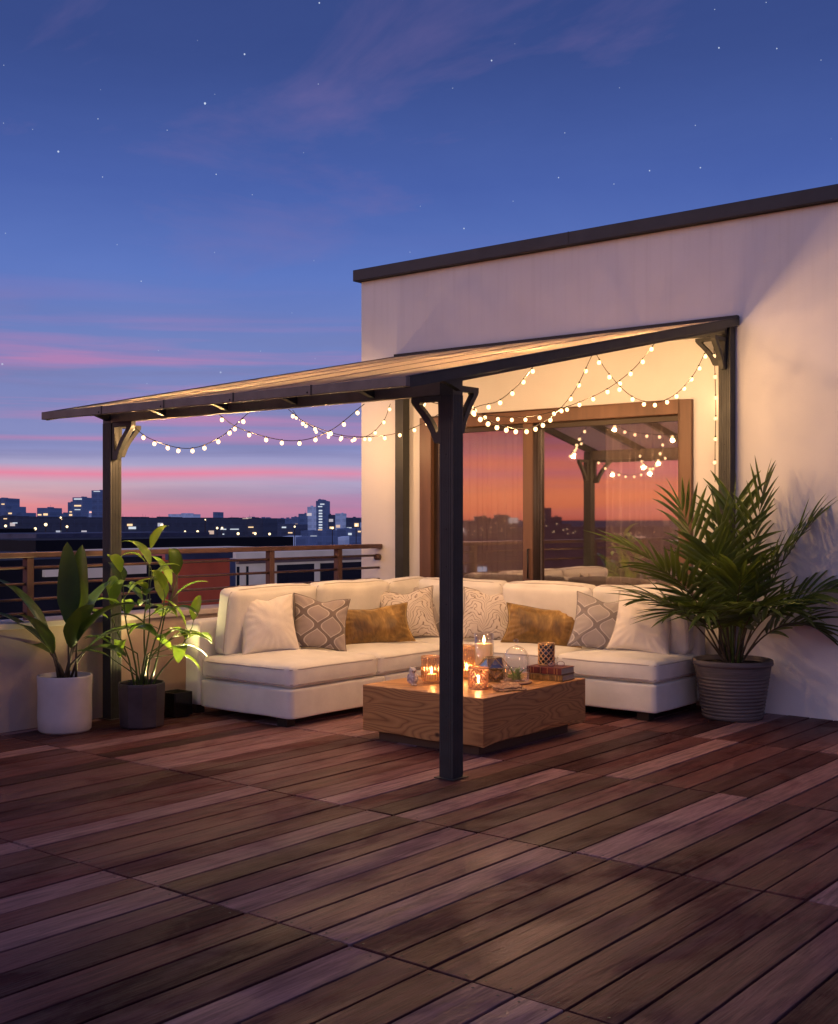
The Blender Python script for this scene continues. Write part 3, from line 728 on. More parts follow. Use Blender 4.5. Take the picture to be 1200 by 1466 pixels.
pillow('pillow', ogee_warm, .45, .43, .085, (-6.37, 6.63, SZ), radians(52), radians(16), 'brown ogee lattice patterned pillow beside the plain cream one on the left side', roll=radians(7), seed=2)
pillow('lumbar_pillow', velvet, .66, .33, .075, (-6.26, 7.20, SZ), radians(60), radians(22), 'mustard velvet lumbar pillow on the left side of the sofa', roll=radians(-4), seed=3, dent=.012, wr=.02)
pillow('pillow', fern, .50, .45, .085, (-6.34, 7.72, SZ), radians(46), radians(20), 'beige fern patterned pillow left of the central post', roll=radians(-5), seed=4)
pillow('pillow', ogee_grey, .47, .45, .08, (-6.45, 8.06, SZ), radians(38), radians(14), 'greyish ogee pillow tucked into the sofa corner behind the fern pillow', roll=radians(4), seed=5)
pillow('pillow', fern, .47, .45, .085, (-5.78, 8.00, SZ), radians(22), radians(18), 'beige fern patterned pillow right of the central post', roll=radians(3), seed=6)
pillow('lumbar_pillow', velvet, .66, .33, .075, (-5.20, 7.97, SZ), radians(22), radians(20), 'mustard velvet lumbar pillow on the right side of the sofa', roll=radians(4), seed=7, dent=.012, wr=.02)
pillow('pillow', ogee_grey, .45, .44, .085, (-4.665, 7.92, SZ), radians(30), radians(18), 'grey ogee lattice patterned pillow on the right side, beside the mustard one', roll=radians(10), seed=8)
pillow('pillow', plainp, .47, .47, .095, (-4.33, 7.95, SZ), radians(18), radians(22), 'plain cream pillow at the right end of the sofa near the palm', roll=radians(8), seed=9, pip=piping_m)

# ------------------------------------------------------------------ COFFEE TABLE
TX0, TX1, TY0, TY1, TZ = -5.24, -4.255, 5.88, 7.08, .362
tb = thing('coffee_table', (-4.75, 6.48, 0), 'low solid wood block coffee table with wavy live lower edge', 'coffee table')
def zb(x, y, face):
    if face == 'r': t = (y-TY0)/(TY1-TY0); return .058+.032*max(0, sin(t*pi))+.016*sin(t*9+1)*sin(t*pi)
    t = (x-TX0)/(TX1-TX0); return .062+.006*sin(t*8)*sin(t*pi)
m = MB(); n = 30; per = []
for k in range(n): per.append((TX0+(TX1-TX0)*k/n, TY0, 'f'))
for k in range(n): per.append((TX1, TY0+(TY1-TY0)*k/n, 'r'))
for k in range(n): per.append((TX1-(TX1-TX0)*k/n, TY1, 'f'))
for k in range(n): per.append((TX0, TY1-(TY1-TY0)*k/n, 'f'))
low = [Vector((x, y, zb(x, y, f))) for x, y, f in per]; hi = [Vector((x, y, TZ)) for x, y, f in per]
m.v = low+hi; q = len(per)
m.f = [(i, (i+1) % q, q+(i+1) % q, q+i) for i in range(q)]+[tuple(range(q, 2*q)), tuple(range(q))[::-1]]
m.build('table_block', wood_m, tb, bevel=.004)
B(TX0+.10, TX1-.07, TY0+.05, TY1-.12, .001, .064).build('plinth', M_plain('dark_plinth', (.09, .045, .022), .6), tb)
T0 = TZ+.0012; K = 1.3
def tp(px, py, z=T0):           # spot on the table top under a photo point
    d = FPX*(EYE-z)/(py-HORY); r = ray(px); return Vector((d*r[0], d*r[1], z))

def candle_light(p, e=4.):
    l = bpy.data.lights.new('candle_light', 'POINT'); l.energy = e; l.color = (1, .5, .2); l.shadow_soft_size = .012
    o = bpy.data.objects.new('candle_light', l); COL.objects.link(o); o.location = p
def flame(c, parent, s=1):
    MB().lathe([(.0, 0), (.0045*s, .006*s), (.0055*s, .012*s), (.003*s, .024*s), (.0, .034*s)], c, 10).build('flame', flame_m, parent, True)
    candle_light(Vector(c)+Vector((0, 0, .02)), 2.8)
# ribbed glass holders
def ribbed(p, r, h, label):
    t = thing('candle_holder', p, label, 'candle holder')
    g_ = MB(); rows = []; n = 72
    for (f, z) in ((.80, 0), (.97, .02), (1, .05), (1, h-.01), (.98, h), (.93, h), (.95, h-.01), (.95, .05), (.9, .02), (.7, .008)):
        rows.append([p+Vector((r*f*(1+.035*cos(k*pi/2))*cos(2*pi*k/n), r*f*(1+.035*cos(k*pi/2))*sin(2*pi*k/n), z)) for k in range(n)])
    g_.grid(rows, closed_v=True).build('glass', amber, t, True)
    for k in range(24):
        a = 2*pi*k/24; MB().tube([p+Vector((r*1.02*cos(a), r*1.02*sin(a), .03)), p+Vector((r*1.02*cos(a), r*1.02*sin(a), h-.004))], .0016, 5).build('rib', gold, t, True)
    for z in (.004, h): MB().tube([p+Vector((r*(1.03 if z > .01 else .85)*cos(2*pi*k/32), r*(1.03 if z > .01 else .85)*sin(2*pi*k/32), z)) for k in range(33)], .0028, 6, False).build('rim', gold, t, True)
    MB().lathe([(0, .01), (r*.55, .01), (r*.55, .055), (r*.5, .058), (0, .056)], p, 24).build('candle', wax, t, True)
    flame(p+Vector((0, 0, .058)), t, 1.5)
ribbed(tp(618, 977), .068, .175, 'wide ribbed amber glass candle holder next to the owl figurine')
ribbed(tp(668, 971), .058, .225, 'tall ribbed amber glass candle holder half hidden behind the central post')
# lattice holders
def lattice(p, r, h, label, lit=True, met=None, K=14, tr=.0022):
    t = thing('lantern', p, label, 'candle lantern')
    met = met or gold; m = MB()
    for k in range(K):
        for s in (-1, 1):
            path = []
            for i in range(17):
                z = .006+(h-.012)*i/16; a = 2*pi*k/K+s*i/16*(h/r)*.9
                path.append(p+Vector((r*cos(a), r*sin(a), z)))
            m.tube(path, tr, 4, False)
    m.build('lattice', met, t, True)
    for z in (.004, h-.003): MB().tube([p+Vector((r*1.02*cos(2*pi*k/32), r*1.02*sin(2*pi*k/32), z)) for k in range(33)], .0038, 6, False).build('rim', met, t, True)
    MB().lathe([(r*.93, .006), (r*.93, h-.01)], p, 32).build('liner', amber if lit else silver_liner, t, True)
    if lit:
        MB().lathe([(0, .005), (r*.55, .005), (r*.55, .035), (0, .035)], p, 20).build('candle', wax, t, True)
        flame(p+Vector((0, 0, .036)), t, 1.4)
silver_liner = M_plain('dark_mirror_liner', (.09, .09, .11), .3, .5, .5, 90)
lattice(tp(685, 986), .064, .138, 'lit copper lattice candle lantern at the front of the tabletop', True, M_plain('copper', (.55, .30, .20), .35, .85))
# large jar candle
p = tp(693, 958); t = thing('jar_candle', p, 'large lit pillar candle in a clear glass jar', 'candle')
MB().lathe([(.0, 0), (.070, 0), (.072, .01), (.072, .262), (.0685, .262), (.0685, .012), (0, .01)], p, 40).build('glass_jar', clear, t, True)
MB().lathe([(0, .013), (.0665, .013), (.0665, .185), (.062, .188), (0, .183)], p, 40).build('wax', wax, t, True)
MB().tube([p+Vector((0, 0, .183)), p+Vector((.001, 0, .197))], .0014, 5).build('wick', blackm, t)
flame(p+Vector((0, 0, .191)), t, 1.7)
# geometric terrarium
p = tp(707, 974); t = thing('geometric_terrarium', p, 'faceted brass framed glass terrarium box', 'terrarium')
ring = lambda r, z, o, n=6: [p+Vector((r*cos(2*pi*k/n+o), r*.85*sin(2*pi*k/n+o), z)) for k in range(n)]
A_, B_, C_ = ring(.085, .003, .2), ring(.115, .090, .72), ring(.062, .155, .2)
fr = MB(); pn = MB()
def ed(a, c): fr.tube([a, c], .0032, 6)
for k in range(6):
    k2 = (k+1) % 6
    ed(A_[k], A_[k2]); ed(C_[k], C_[k2]); ed(B_[k], B_[k2]); ed(A_[k], B_[k]); ed(A_[k2], B_[k]); ed(C_[k], B_[k]); ed(C_[k2], B_[k])
    for tri in ((A_[k], A_[k2], B_[k]), (A_[k2], B_[k2], B_[k]), (C_[k], B_[k], C_[k2]), (C_[k2], B_[k], B_[k2])):
        b0 = len(pn.v); pn.v += [Vector(x) for x in tri]; pn.f.append((b0, b0+1, b0+2))
b0 = len(pn.v); pn.v += C_; pn.f.append(tuple(range(b0, b0+6))); fr.build('frame', brass, t, True); pn.build('panes', smoke, t)
# cloche with succulents
p = tp(739, 978); t = thing('glass_cloche', p, 'clear glass bell cloche over succulents and pebbles', 'cloche')
MB().lathe([(.0, 0), (.098, 0), (.108, .006), (.108, .013), (.102, .016), (0, .016)], p, 40).build('wooden_base', M_plain('beech', (.42, .22, .12), .5, 0, .2, 20), t, True)
pr = [(q_[0]*1.14, .017+(q_[1]-.017)*1.26) for q_ in [(.076, .017), (.077, .10), (.076, .13)]+[(.076*cos(a*pi/2/9), .13+.072*sin(a*pi/2/9)) for a in range(1, 9)]+[(.008, .202), (.006, .210), (.013, .220), (.015, .229), (.010, .238), (.0, .241)]]
MB().lathe(pr, p, 40).build('glass_dome', M_glass('dome_glass', (.99, .99, .99), .03), t, True)
pebm = M_plain('pebble', (.40, .33, .28), .5, 0, .4, 15)
for k in range(22):
    a = random.uniform(0, 2*pi); r_ = random.uniform(.02, .085); rr = random.uniform(.008, .015)
    MB().sphere(p+Vector((r_*cos(a), r_*sin(a), .017+rr*.6)), rr, 10, 7, (1.2, .9, .65)).build('pebble', pebm, t, True)
def leafstrip(m, base, d, up, length, width, droop=.3, n=8, fold=.15, tipw=.9, start=.35, curl=0):
    # a pointed leaf blade: base point, direction, surface normal hint
    d = Vector(d).normalized(); side = d.cross(Vector(up)); 
    if side.length < 1e-3: side = d.cross(Vector((1, 0, .1)))
    side.normalize(); nrm = side.cross(d).normalized()
    p = Vector(base); rows = []; cur = d.copy()
    for i in range(n+1):
        t_ = i/n
        wv = width*.5*(start+(1-start)*min(1, t_*3.2))*(max(0, 1-t_**2.4)**tipw) if i < n else 0.0005
        if i == 0: wv = width*.5*start*.4
        s_ = side; up_ = s_.cross(cur).normalized()
        rows.append([p-s_*wv+up_*fold*wv, p-s_*wv*.5+up_*fold*wv*.3, p, p+s_*wv*.5+up_*fold*wv*.3, p+s_*wv+up_*fold*wv])
        p = p+cur*(length/n)
        cur = (cur+Vector((0, 0, -1))*droop/n*(1+t_)+side*curl/n).normalized()
    m.grid(rows); return p
succ = M_leaf('succulent', (.10, .18, .06), (.26, .36, .14), .45, .25)
for (ox, oy, n_, ln) in ((.0, .0, 22, .075), (-.035, -.02, 16, .035), (.035, -.025, 16, .035), (.01, -.045, 12, .03), (-.02, .035, 14, .04)):
    m = MB()
    for k in range(n_):
        a = k*2.4; el = .35+.9*k/n_
        leafstrip(m, p+Vector((ox, oy, .022)), (cos(a)*cos(el), sin(a)*cos(el), sin(el)), (0, 0, 1), ln*1.35*random.uniform(.8, 1.15), .014, .25 if ln > .06 else -.3, 6, .5)
    m.build('succulent', succ, t, True)
# books
def book(p, w_, d_, h_, rz, mat, label, spine=(.5, .32, .12)):
    t = thing('book', p, label, 'book')
    loc = Vector(t.location); t.location = (0, 0, 0)
    c = MB(); th = .0035
    c.box(-w_/2, w_/2, -d_/2, d_/2, 0, th); c.box(-w_/2, w_/2, -d_/2, d_/2, h_-th, h_); c.box(-w_/2, w_/2, -d_/2, -d_/2+th, th, h_-th)
    c.build('cover', mat, t, bevel=.0012)
    MB().box(-w_/2+.005, w_/2-.005, -d_/2+.004, d_/2-.006, th+.0003, h_-th-.0003).build('pages', M_plain('page_block', (.55, .43, .28), .8, 0, .25, 8, .5, 10, (1, 1, 60)), t)
    gm = M_plain('gilt', spine, .35, .7)
    for xx in (-.38, -.30, .30, .38, -.1, .1): MB().box(w_*xx-.0018, w_*xx+.0018, -d_/2-.0012, -d_/2+.001, .003, h_-.003).build('spine_band', gm, t)
    t.location = loc; t.rotation_euler = (0, 0, rz); return t
red = M_plain('maroon_leather', (.13, .022, .020), .4, 0, .4, 18, .3)
mus = M_plain('mottled_ochre_leather', (.22, .13, .035), .45, 0, .6, 30, .3)
bc = tp(789, 972)
book(bc, .27, .19, .042, radians(6), mus, 'mottled ochre leather book, lower of the two stacked books')
b2 = bc+Vector((-.006, .006, .0435))
book(b2, .27, .19, .045, radians(3), red, 'maroon leather book lying on top of the ochre one')
lt = b2+Vector((-.055, .03, .0465))
lattice(lt, .055, .150, 'gold lattice candle lantern standing on the maroon book', False, None, 9, .0042)
# glasses on the book
gp = b2+Vector((.062, -.03, .0465)); t = thing('eyeglasses', gp, 'round wire rimmed eyeglasses lying on the maroon book', 'eyeglasses')
gm = M_plain('tortoise_wire', (.16, .07, .03), .3, .4)
dx = Vector((.80, .60, 0)); dn = Vector((-.6, .8, 0))
cs = []
for s in (-1, 1):
    c = gp+dx*(.033*s)+Vector((0, 0, .019)); cs.append(c)
    ptsr = [c+dx*(.025*cos(2*pi*k/28))+Vector((0, 0, 1))*(.018*sin(2*pi*k/28))+dn*(.006*sin(2*pi*k/28)) for k in range(29)]
    rim = MB().tube(ptsr, .0018, 6, False).build('rim', gm, t, True)
    l_ = MB(); l_.v = [q for q in ptsr[:-1]]; l_.f = [tuple(range(28))]; l_.build('lens', clear, rim)
    MB().tube([c+dx*(.025*s), c+dx*(.028*s)+dn*.05-Vector((0, 0, .006)), c+dx*(.020*s)+dn*.10-Vector((0, 0, .017))], .0015, 5).build('temple', gm, t, True)
MB().tube([cs[0]+dx*.024, gp+Vector((0, 0, .026)), cs[1]-dx*.024], .0016, 5).build('bridge', gm, t, True)
# napkin
nap, nt, b = new('paisley_cloth')
v = coords(nt); nn = noise_(nt, v, 26, 4, .6, 2.0)
L(nt, ramp(nt, nn, [(.38, (.10, .035, .02)), (.46, (.48, .30, .20)), (.52, (.14, .05, .03)), (.60, (.55, .40, .28)), (.68, (.20, .08, .05))]).outputs[0], b.inputs['Base Color'])
b.inputs['Roughness'].default_value = .95; bump(nt, b, nn, .4, .004)
q0 = tp(711, 984); q1 = tp(760, 990); e1 = Vector((.777, .629, 0)); 
quad = [tp(697, 983), tp(741, 979), tp(754, 988), tp(714, 991)]
m = MB(); n = 26
def cl(u, v_, lift):
    a = quad[0].lerp(quad[1], u); c = quad[3].lerp(quad[2], u); q = a.lerp(c, v_)
    q.z = T0+lift+.006*abs(noise.noise(Vector((u*4, v_*4, lift*100))))*2+.004*sin(u*13+v_*5)**2
    if q.y < TY0 : pass
    if q.x > TX1-.002: q.z -= min(.05, (q.x-TX1+.002)*.8); q.x = TX1+.006
    if q.y < TY0+.002: q.z -= min(.05, (TY0+.002-q.y)*.8); q.y = TY0-.006
    return q
m.grid([[cl(i/n, j/n, .003) for j in range(n+1)] for i in range(n+1)])
m.grid([[cl(.02+.9*i/n, .05+.8*j/n, .012) for j in range(n+1)] for i in range(n+1)])
o = m.build('napkin', nap, None, True); mo = o.modifiers.new('s', 'SOLIDIFY'); mo.thickness = .003
tag(o, 'rust paisley patterned cloth napkin crumpled on the table corner', 'napkin')
# owl
p = tp(591, 981); t = thing('owl_figurine', p, 'small grey speckled ceramic owl figurine on the table', 'owl figurine')
owl_m = M_plain('speckled_ceramic', (.62, .56, .50), .55, 0, .6, 55, .8, 90, bd=.008)
o = MB().lathe([(0, .008), (.020, .008), (.028, .02), (.031, .04), (.028, .062), (.022, .076), (.023, .086), (.025, .098), (.021, .110), (.010, .116), (0, .117)], p, 22).build('body', owl_m, t, True)
fd = (Vector((0, 0, 0))-p); fd.z = 0; fd.normalize(); fd = (Matrix.Rotation(.35, 3, 'Z') @ fd); sd_ = Vector((-fd.y, fd.x, 0))
for s in (-1, 1):
    MB().lathe([(.009, 0), (.006, .010), (.0005, .022)], p+sd_*(.015*s)+Vector((0, 0, .104)), 8).build('ear', owl_m, t, True)
    e_ = MB().sphere(p+fd*.0215+sd_*(.0095*s)+Vector((0, 0, .097)), .0085, 12, 8).build('eye_disc', M_plain('pale_glaze', (.55, .48, .42), .4), t, True)
    MB().sphere(p+fd*.029+sd_*(.0095*s)+Vector((0, 0, .097)), .0035, 8, 6).build('pupil', blackm, e_, True)
    MB().sphere(p+sd_*(.027*s)-fd*.003+Vector((0, 0, .046)), .026, 12, 8, (.45, .55, 1.15)).build('wing', owl_m, t, True)
    MB().sphere(p+fd*.022+sd_*(.011*s)+Vector((0, 0, .006)), .009, 8, 6, (1, 1, .6)).build('foot', owl_m, t, True)
MB().lathe([(.004, 0), (.0005, -.011)], p+fd*.031+Vector((0, 0, .094)), 6).build('beak', blackm, t)

# ------------------------------------------------------------------ POTTED PLANTS
def broad(m, base, d, length, width, droop, curl=0, fold=.25): return leafstrip(m, base, d, (0, 0, 1), length, width, droop, 14, fold, .62, .25, curl)
# 1: white pot, big dark paddle leaves
P1 = Vector((-7.055, 4.83, 0)); t = thing('potted_plant', P1, 'dark green paddle leaved plant in a tall pale cylindrical pot', 'potted plant')
MB().lathe([(.0, .0), (.165, .0), (.178, .015), (.183, .10), (.180, .25), (.185, .375), (.183, .385), (.170, .385), (.168, .34), (0, .34)], P1, 48).build('pot', white_cer, t, True)
MB().lathe([(0, .352), (.168, .350)], P1, 30).build('soil', soil, t, True)
stems = MB()
# camera-side description: right = RGT, depth = FWD
R3 = Vector((RGT[0], RGT[1], 0)); F3 = Vector((FWD[0], FWD[1], 0)); U3 = Vector((0, 0, 1))
lv = [ # start height, sideways, forward, up, stem length, leaf length, width, droop, curl
 (.02, .0, -.05, 1.0, .38, .58, .13, .10, .0), (.05, .02, .06, 1.0, .34, .60, .15, .15, .05), (-.02, -.55, .1, 1.0, .30, .62, .11, .75, .0),
 (.0, -.75, -.1, .85, .22, .52, .13, .55, .1), (.0, .60, -.1, .95, .26, .58, .15, 1.0, .0), (.02, .85, .15, .75, .24, .50, .14, .9, .0),
 (.0, -.85, .2, .50, .22, .46, .11, .85, .0), (.02, .3, -.3, .95, .24, .44, .14, .9, .0), (-.02, -.25, -.35, .9, .20, .42, .13, .9, .0), (.0, .9, -.3, .40, .26, .36, .12, .8, .0), (.0, .35, .35, 1.0, .36, .42, .13, .6, .0)]
for i, (s0, sx, fw, up_, sl_, ll, wd, dr, cu) in enumerate(lv):
    b0 = P1+R3*s0*1.5+F3*fw*.12+U3*.345; d = (R3*sx+F3*fw+U3*up_).normalized()
    d0 = (U3*1.4+d).normalized(); mid = b0+d0*sl_*.5; top = mid+(d0+d).normalized()*sl_*.5
    stems.tube([b0, mid, top], [.010, .008, .005], 7)
    m = MB(); broad(m, top, d, ll, wd*1.35, dr, cu); m.build('leaf', leaf_dark, t, True)
stems.build('stems', stem_brown, t, True)
# 2: dark octagonal pot, lime leaves
P2 = Vector((-6.78, 5.27, 0)); t = thing('potted_plant', P2, 'tall lime green plant with thin stems in a dark faceted pot, lit from below', 'potted plant')
MB().lathe([(.0, .0), (.145, .0), (.158, .012), (.168, .29), (.166, .312), (.155, .312), (.150, .27), (0, .27)], P2, 10).build('pot', dark_cer, t, bevel=.006)
MB().lathe([(0, .285), (.151, .283)], P2, 20).build('soil', soil, t, True)
stems = MB(); random.seed(21)
canes = [(-.07, -.02, .96), (.02, .02, 1.16), (.09, -.04, .80), (.18, .03, .52), (.05, -.06, 1.02), (-.12, .02, .74), (.11, .05, .92)]
for ci_, (sx, fw, h) in enumerate(canes):
    b0 = P2+R3*sx*.35+F3*fw+U3*.275; top = P2+R3*sx*2.0+F3*fw*1.5+U3*(.28+h*.80)
    path = [b0.lerp(top, k/6)+R3*(.012*sin(k*1.3+ci_)) for k in range(7)]
    stems.tube(path, [.008-.0008*k for k in range(7)], 7)
    nl = 6 if h > .9 else 5
    for k in range(nl):
        f = .52+.48*k/(nl-1) if nl > 1 else 1; q = path[min(6, int(f*6))].lerp(path[min(6, int(f*6)+1)], f*6-int(f*6)) if f < 1 else path[-1]
        a = k*2.3+ci_*1.1; elv = random.uniform(.25, .9) if k < nl-2 else random.uniform(.9, 1.3)
        d = Vector((cos(a)*cos(elv), sin(a)*cos(elv), sin(elv)))
        pet = q+d*.05; stems.tube([q, q+d*.025+U3*.004, pet], .0028, 5)
        m = MB(); broad(m, pet, d, random.uniform(.19, .30), random.uniform(.085, .115), random.uniform(.5, 1.5), random.uniform(-.4, .4)); m.build('leaf', leaf_lime if random.random() < .72 else leaf_dark, t, True)
for (sx, up_, ll, dr) in ((1.0, .6, .28, 1.2), (1.0, .35, .30, .8), (1.0, .1, .26, .9), (-1.0, .45, .30, .6), (.8, .9, .24, 1.4), (-.9, .8, .25, .8), (1, -.1, .22, 1.0), (-.75, .2, .2, .5)):
    b0 = P2+U3*(.36+.16*random.random())+R3*.04*sx; d = (R3*sx+U3*up_+F3*random.uniform(-.3, .3)).normalized(); e_ = b0+d*.20+U3*.05
    stems.tube([P2+U3*.28, b0, e_], [.006, .005, .003], 6)
    m = MB(); broad(m, e_, d, ll, .095, dr, random.uniform(-.3, .3)); m.build('leaf', leaf_lime if sx > 0 else leaf_dark, t, True)
stems.build('stems', stem_m, t, True)
# glossy dark box with an uplight
p = Vector((-6.93, 5.70, 0)); t = thing('garden_uplight', p, 'small glossy black box light between the dark pot and the sofa', 'garden light')
gl = M_plain('gloss_black', (.012, .010, .010), .12, .2, .2, 4, 0)
m = MB(); m.box(p.x-.085, p.x+.085, p.y-.085, p.y-.075, .012, .185); m.box(p.x-.085, p.x+.085, p.y+.075, p.y+.085, .012, .185)
m.box(p.x-.085, p.x-.075, p.y-.0748, p.y+.0748, .012, .185); m.box(p.x+.075, p.x+.085, p.y-.0748, p.y+.0748, .012, .185); m.box(p.x-.0745, p.x+.0745, p.y-.0745, p.y+.0745, .012, .10)
m.build('housing', gl, t, bevel=.003)
for s in (-1, 1): B(p.x-.07, p.x+.07, p.y+s*.05-.01, p.y+s*.05+.01, .001, .0118).build('foot', blackm, t)
B(p.x-.05, p.x+.05, p.y-.05, p.y+.05, .1005, .108).build('lens', M_emit('uplight_lens', (1, .85, .35), 6), t)
sp_ = bpy.data.lights.new('uplight_spot', 'SPOT'); sp_.energy = 62; sp_.color = (1, .80, .32); sp_.spot_size = radians(116); sp_.spot_blend = .5; sp_.shadow_soft_size = .02
spo = bpy.data.objects.new('uplight_spot', sp_); COL.objects.link(spo); spo.location = p+Vector((0, 0, .20))
spo.rotation_euler = (Vector((p.x, p.y, .2))-Vector((P2.x+.05, P2.y+.02, .95))).to_track_quat('Z', 'Y').to_euler()

# 3: palm
P3 = Vector((-3.70, 8.235, 0)); t = thing('potted_palm', P3, 'bushy areca palm in a round grey ribbed pot at the right end of the sofa', 'potted palm')
prof = [(0, 0), (.205, 0), (.218, .012)]
for k in range(60):
    f = k/59; r_ = .218+.058*f; prof.append((r_+(.0035*sin(k*1.55) if f < .80 else 0), .015+.375*f))
prof += [(.288, .395), (.291, .405), (.289, .428), (.280, .434), (.268, .430), (.262, .39), (0, .39)]
MB().lathe(prof, P3, 56).build('pot', M_plain('ribbed_grey_pot', (.105, .088, .086), .6, 0, .3, 5, .4, 30, (1, 1, 14)), t, True)
MB().lathe([(0, .400), (.262, .398)], P3, 30).build('soil', soil, t, True)
random.seed(5)
def frond(m, st_, base, d, length, droop, nl=12, lw=.046, ll=.37, twist=0):
    p = Vector(base); cur = Vector(d).normalized(); path = [p.copy()]; n = 30
    for i in range(n):
        p = p+cur*(length/n); cur = (cur+Vector((0, 0, -1))*droop/n*(.4+1.6*i/n)).normalized(); path.append(p.copy())
    st_.tube(path, [.0075*(1-.85*i/n)+.0008 for i in range(n+1)], 6)
    s0 = .46
    for k in range(nl):
        f = s0+(1-s0)*k/(nl-1); i = min(n-1, int(f*n)); q = path[i].lerp(path[i+1], f*n-i) if i < n else path[-1]
        tg = (path[min(n, i+1)]-path[max(0, i-1)]).normalized(); side = tg.cross(U3)
        if side.length < .1: side = Vector((1, 0, 0))
        side.normalize(); side = Matrix.Rotation(twist, 3, tg) @ side; nrm = side.cross(tg).normalized()
        g_ = (f-s0)/(1-s0)
        L_ = ll*(.62+.55*sin(pi*(.12+.70*g_)))*random.uniform(.88, 1.1)
        fw = .50+1.25*g_**1.5
        for s in (-1, 1):
            dd = (side*s+tg*fw*random.uniform(.85, 1.15)+nrm*random.uniform(-.02, .35)).normalized()
            leafstrip(m, q, dd, nrm, L_, lw*random.uniform(.85, 1.15), random.uniform(.1, .45), 7, .45, .95, .35)
    leafstrip(m, path[-1], cur, U3, ll*.75, lw, .2, 6, .3)
# (sideways, towards the camera, up, length, droop) of each frond
fr_ = [(-1.15, .25, .95, 1.16, .9), (-.75, .1, 1.3, 1.18, .5), (-.30, .25, 1.4, 1.0, .3), (.05, .0, 1.5, 1.14, .25), (.40, .2, 1.35, 1.26, .36), (.85, .3, 1.1, 1.16, .75),
       (1.0, .5, .8, .90, 1.2), (.5, .6, 1.1, .92, 1.0), (-.85, .5, .8, .96, 1.0), (-1.0, .3, .6, .80, .9), (-.4, .6, 1.1, .86, .8), (.9, .35, .6, .66, 1.5), (.5, .65, .7, .66, 1.5), (-.45, .8, .6, .74, 1.4),
       (-.05, .7, .9, .72, 1.1), (.15, .85, .7, .70, 1.5), (-.7, .6, .6, .72, 1.3)]
for (sx, fw, up_, ln, dr) in fr_:
    b0 = P3+R3*sx*.05-F3*fw*.05+U3*.39; d = (R3*sx*.62-F3*fw*.5+U3*up_*1.5).normalized()
    m = MB(); st_ = MB(); frond(m, st_, b0, d, ln, dr, twist=random.uniform(-.4, .4))
    fo = m.build('frond', leaf_palm, t, True); st_.build('stem', stem_brown, fo, True)

for k in range(12):
    a = k*2.4; rr = .03+.045*random.random(); q = P3+Vector((rr*cos(a), rr*sin(a), .38))
    MB().tube([q, q+Vector((cos(a)*.015, sin(a)*.015, .2)), q+Vector((cos(a)*.05, sin(a)*.05, .36+.1*random.random()))], [.011, .009, .006], 7).build('cane', stem_m, t, True)
# ------------------------------------------------------------------ CITY
gm_ = M_plain('city_ground', (.012, .013, .022), .9, 0, .5, .02, 0)
struct(B(-3500, 3500, -3500, 3500, -25, -24.5).build('city_ground', gm_))
def emis(name, c, s): return M_emit(name, c, s)
WARM_W = emis('window_warm', (1, .66, .36), 1.25); COOL_W = emis('window_cool', (.80, .88, 1), .8); GLOBE = emis('street_globe', (1, .74, .42), 2.6); REDW = emis('red_strip', (1, .45, .35), 1.8)
def hazy(name, c, e, ws=3.2):       # distant concrete, haze put into its emission colour
    m, nt, b = new(name); v = coords(nt)
    br = N(nt, 'ShaderNodeTexBrick'); br.inputs['Scale'].default_value = .25; L(nt, coords(nt, 'Object', (1, 1, 1), (radians(90), 0, 0)), br.inputs['Vector'])
    br.inputs['Color1'].default_value = (*[k*.85 for k in c], 1); br.inputs['Color2'].default_value = (*c, 1); br.inputs['Mortar'].default_value = (*[k*1.35 for k in c], 1)
    L(nt, br.outputs[0], b.inputs['Base Color']); b.inputs['Roughness'].default_value = .9
    ps_ = N(nt, 'ShaderNodeNewGeometry').outputs['Position']; dd = N(nt, 'ShaderNodeVectorMath', operation='DOT_PRODUCT'); L(nt, ps_, dd.inputs[0]); dd.inputs[1].default_value = (RGT[0], RGT[1], 0)
    sz = N(nt, 'ShaderNodeSeparateXYZ'); L(nt, ps_, sz.inputs[0])
    U = math_(nt, 'DIVIDE', dd.outputs['Value'], ws); V = math_(nt, 'DIVIDE', sz.outputs[2], ws*.9)
    cc = N(nt, 'ShaderNodeCombineXYZ'); L(nt, math_(nt, 'FLOOR', U), cc.inputs[0]); L(nt, math_(nt, 'FLOOR', V), cc.inputs[1])
    wn_ = N(nt, 'ShaderNodeTexWhiteNoise', noise_dimensions='2D'); L(nt, cc.outputs[0], wn_.inputs['Vector'])
    fu = math_(nt, 'FRACT', U); fv = math_(nt, 'FRACT', V)
    inside = math_(nt, 'MULTIPLY', math_(nt, 'LESS_THAN', math_(nt, 'ABSOLUTE', math_(nt, 'SUBTRACT', fu, .5)), .32), math_(nt, 'LESS_THAN', math_(nt, 'ABSOLUTE', math_(nt, 'SUBTRACT', fv, .5)), .24))
    lit = math_(nt, 'MULTIPLY', inside, math_(nt, 'GREATER_THAN', wn_.outputs['Value'], .93))
    spc = N(nt, 'ShaderNodeSeparateColor'); L(nt, wn_.outputs['Color'], spc.inputs[0])
    wc = mixc(nt, spc.outputs[1], (.9, .50, .22), (.45, .55, .75))
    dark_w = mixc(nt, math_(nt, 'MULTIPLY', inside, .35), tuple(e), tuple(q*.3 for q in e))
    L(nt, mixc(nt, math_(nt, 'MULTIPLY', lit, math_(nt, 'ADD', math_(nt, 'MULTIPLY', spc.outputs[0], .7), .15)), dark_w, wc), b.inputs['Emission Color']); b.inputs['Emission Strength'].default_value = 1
    return m
TW_BLUE = hazy('tower_blue', (.05, .06, .11), lin((38, 48, 84))); TW_PALE = hazy('tower_pale', (.20, .21, .28), lin((88, 98, 138))); TW_DARK = hazy('tower_dark', (.03, .035, .06), lin((24, 29, 54)))
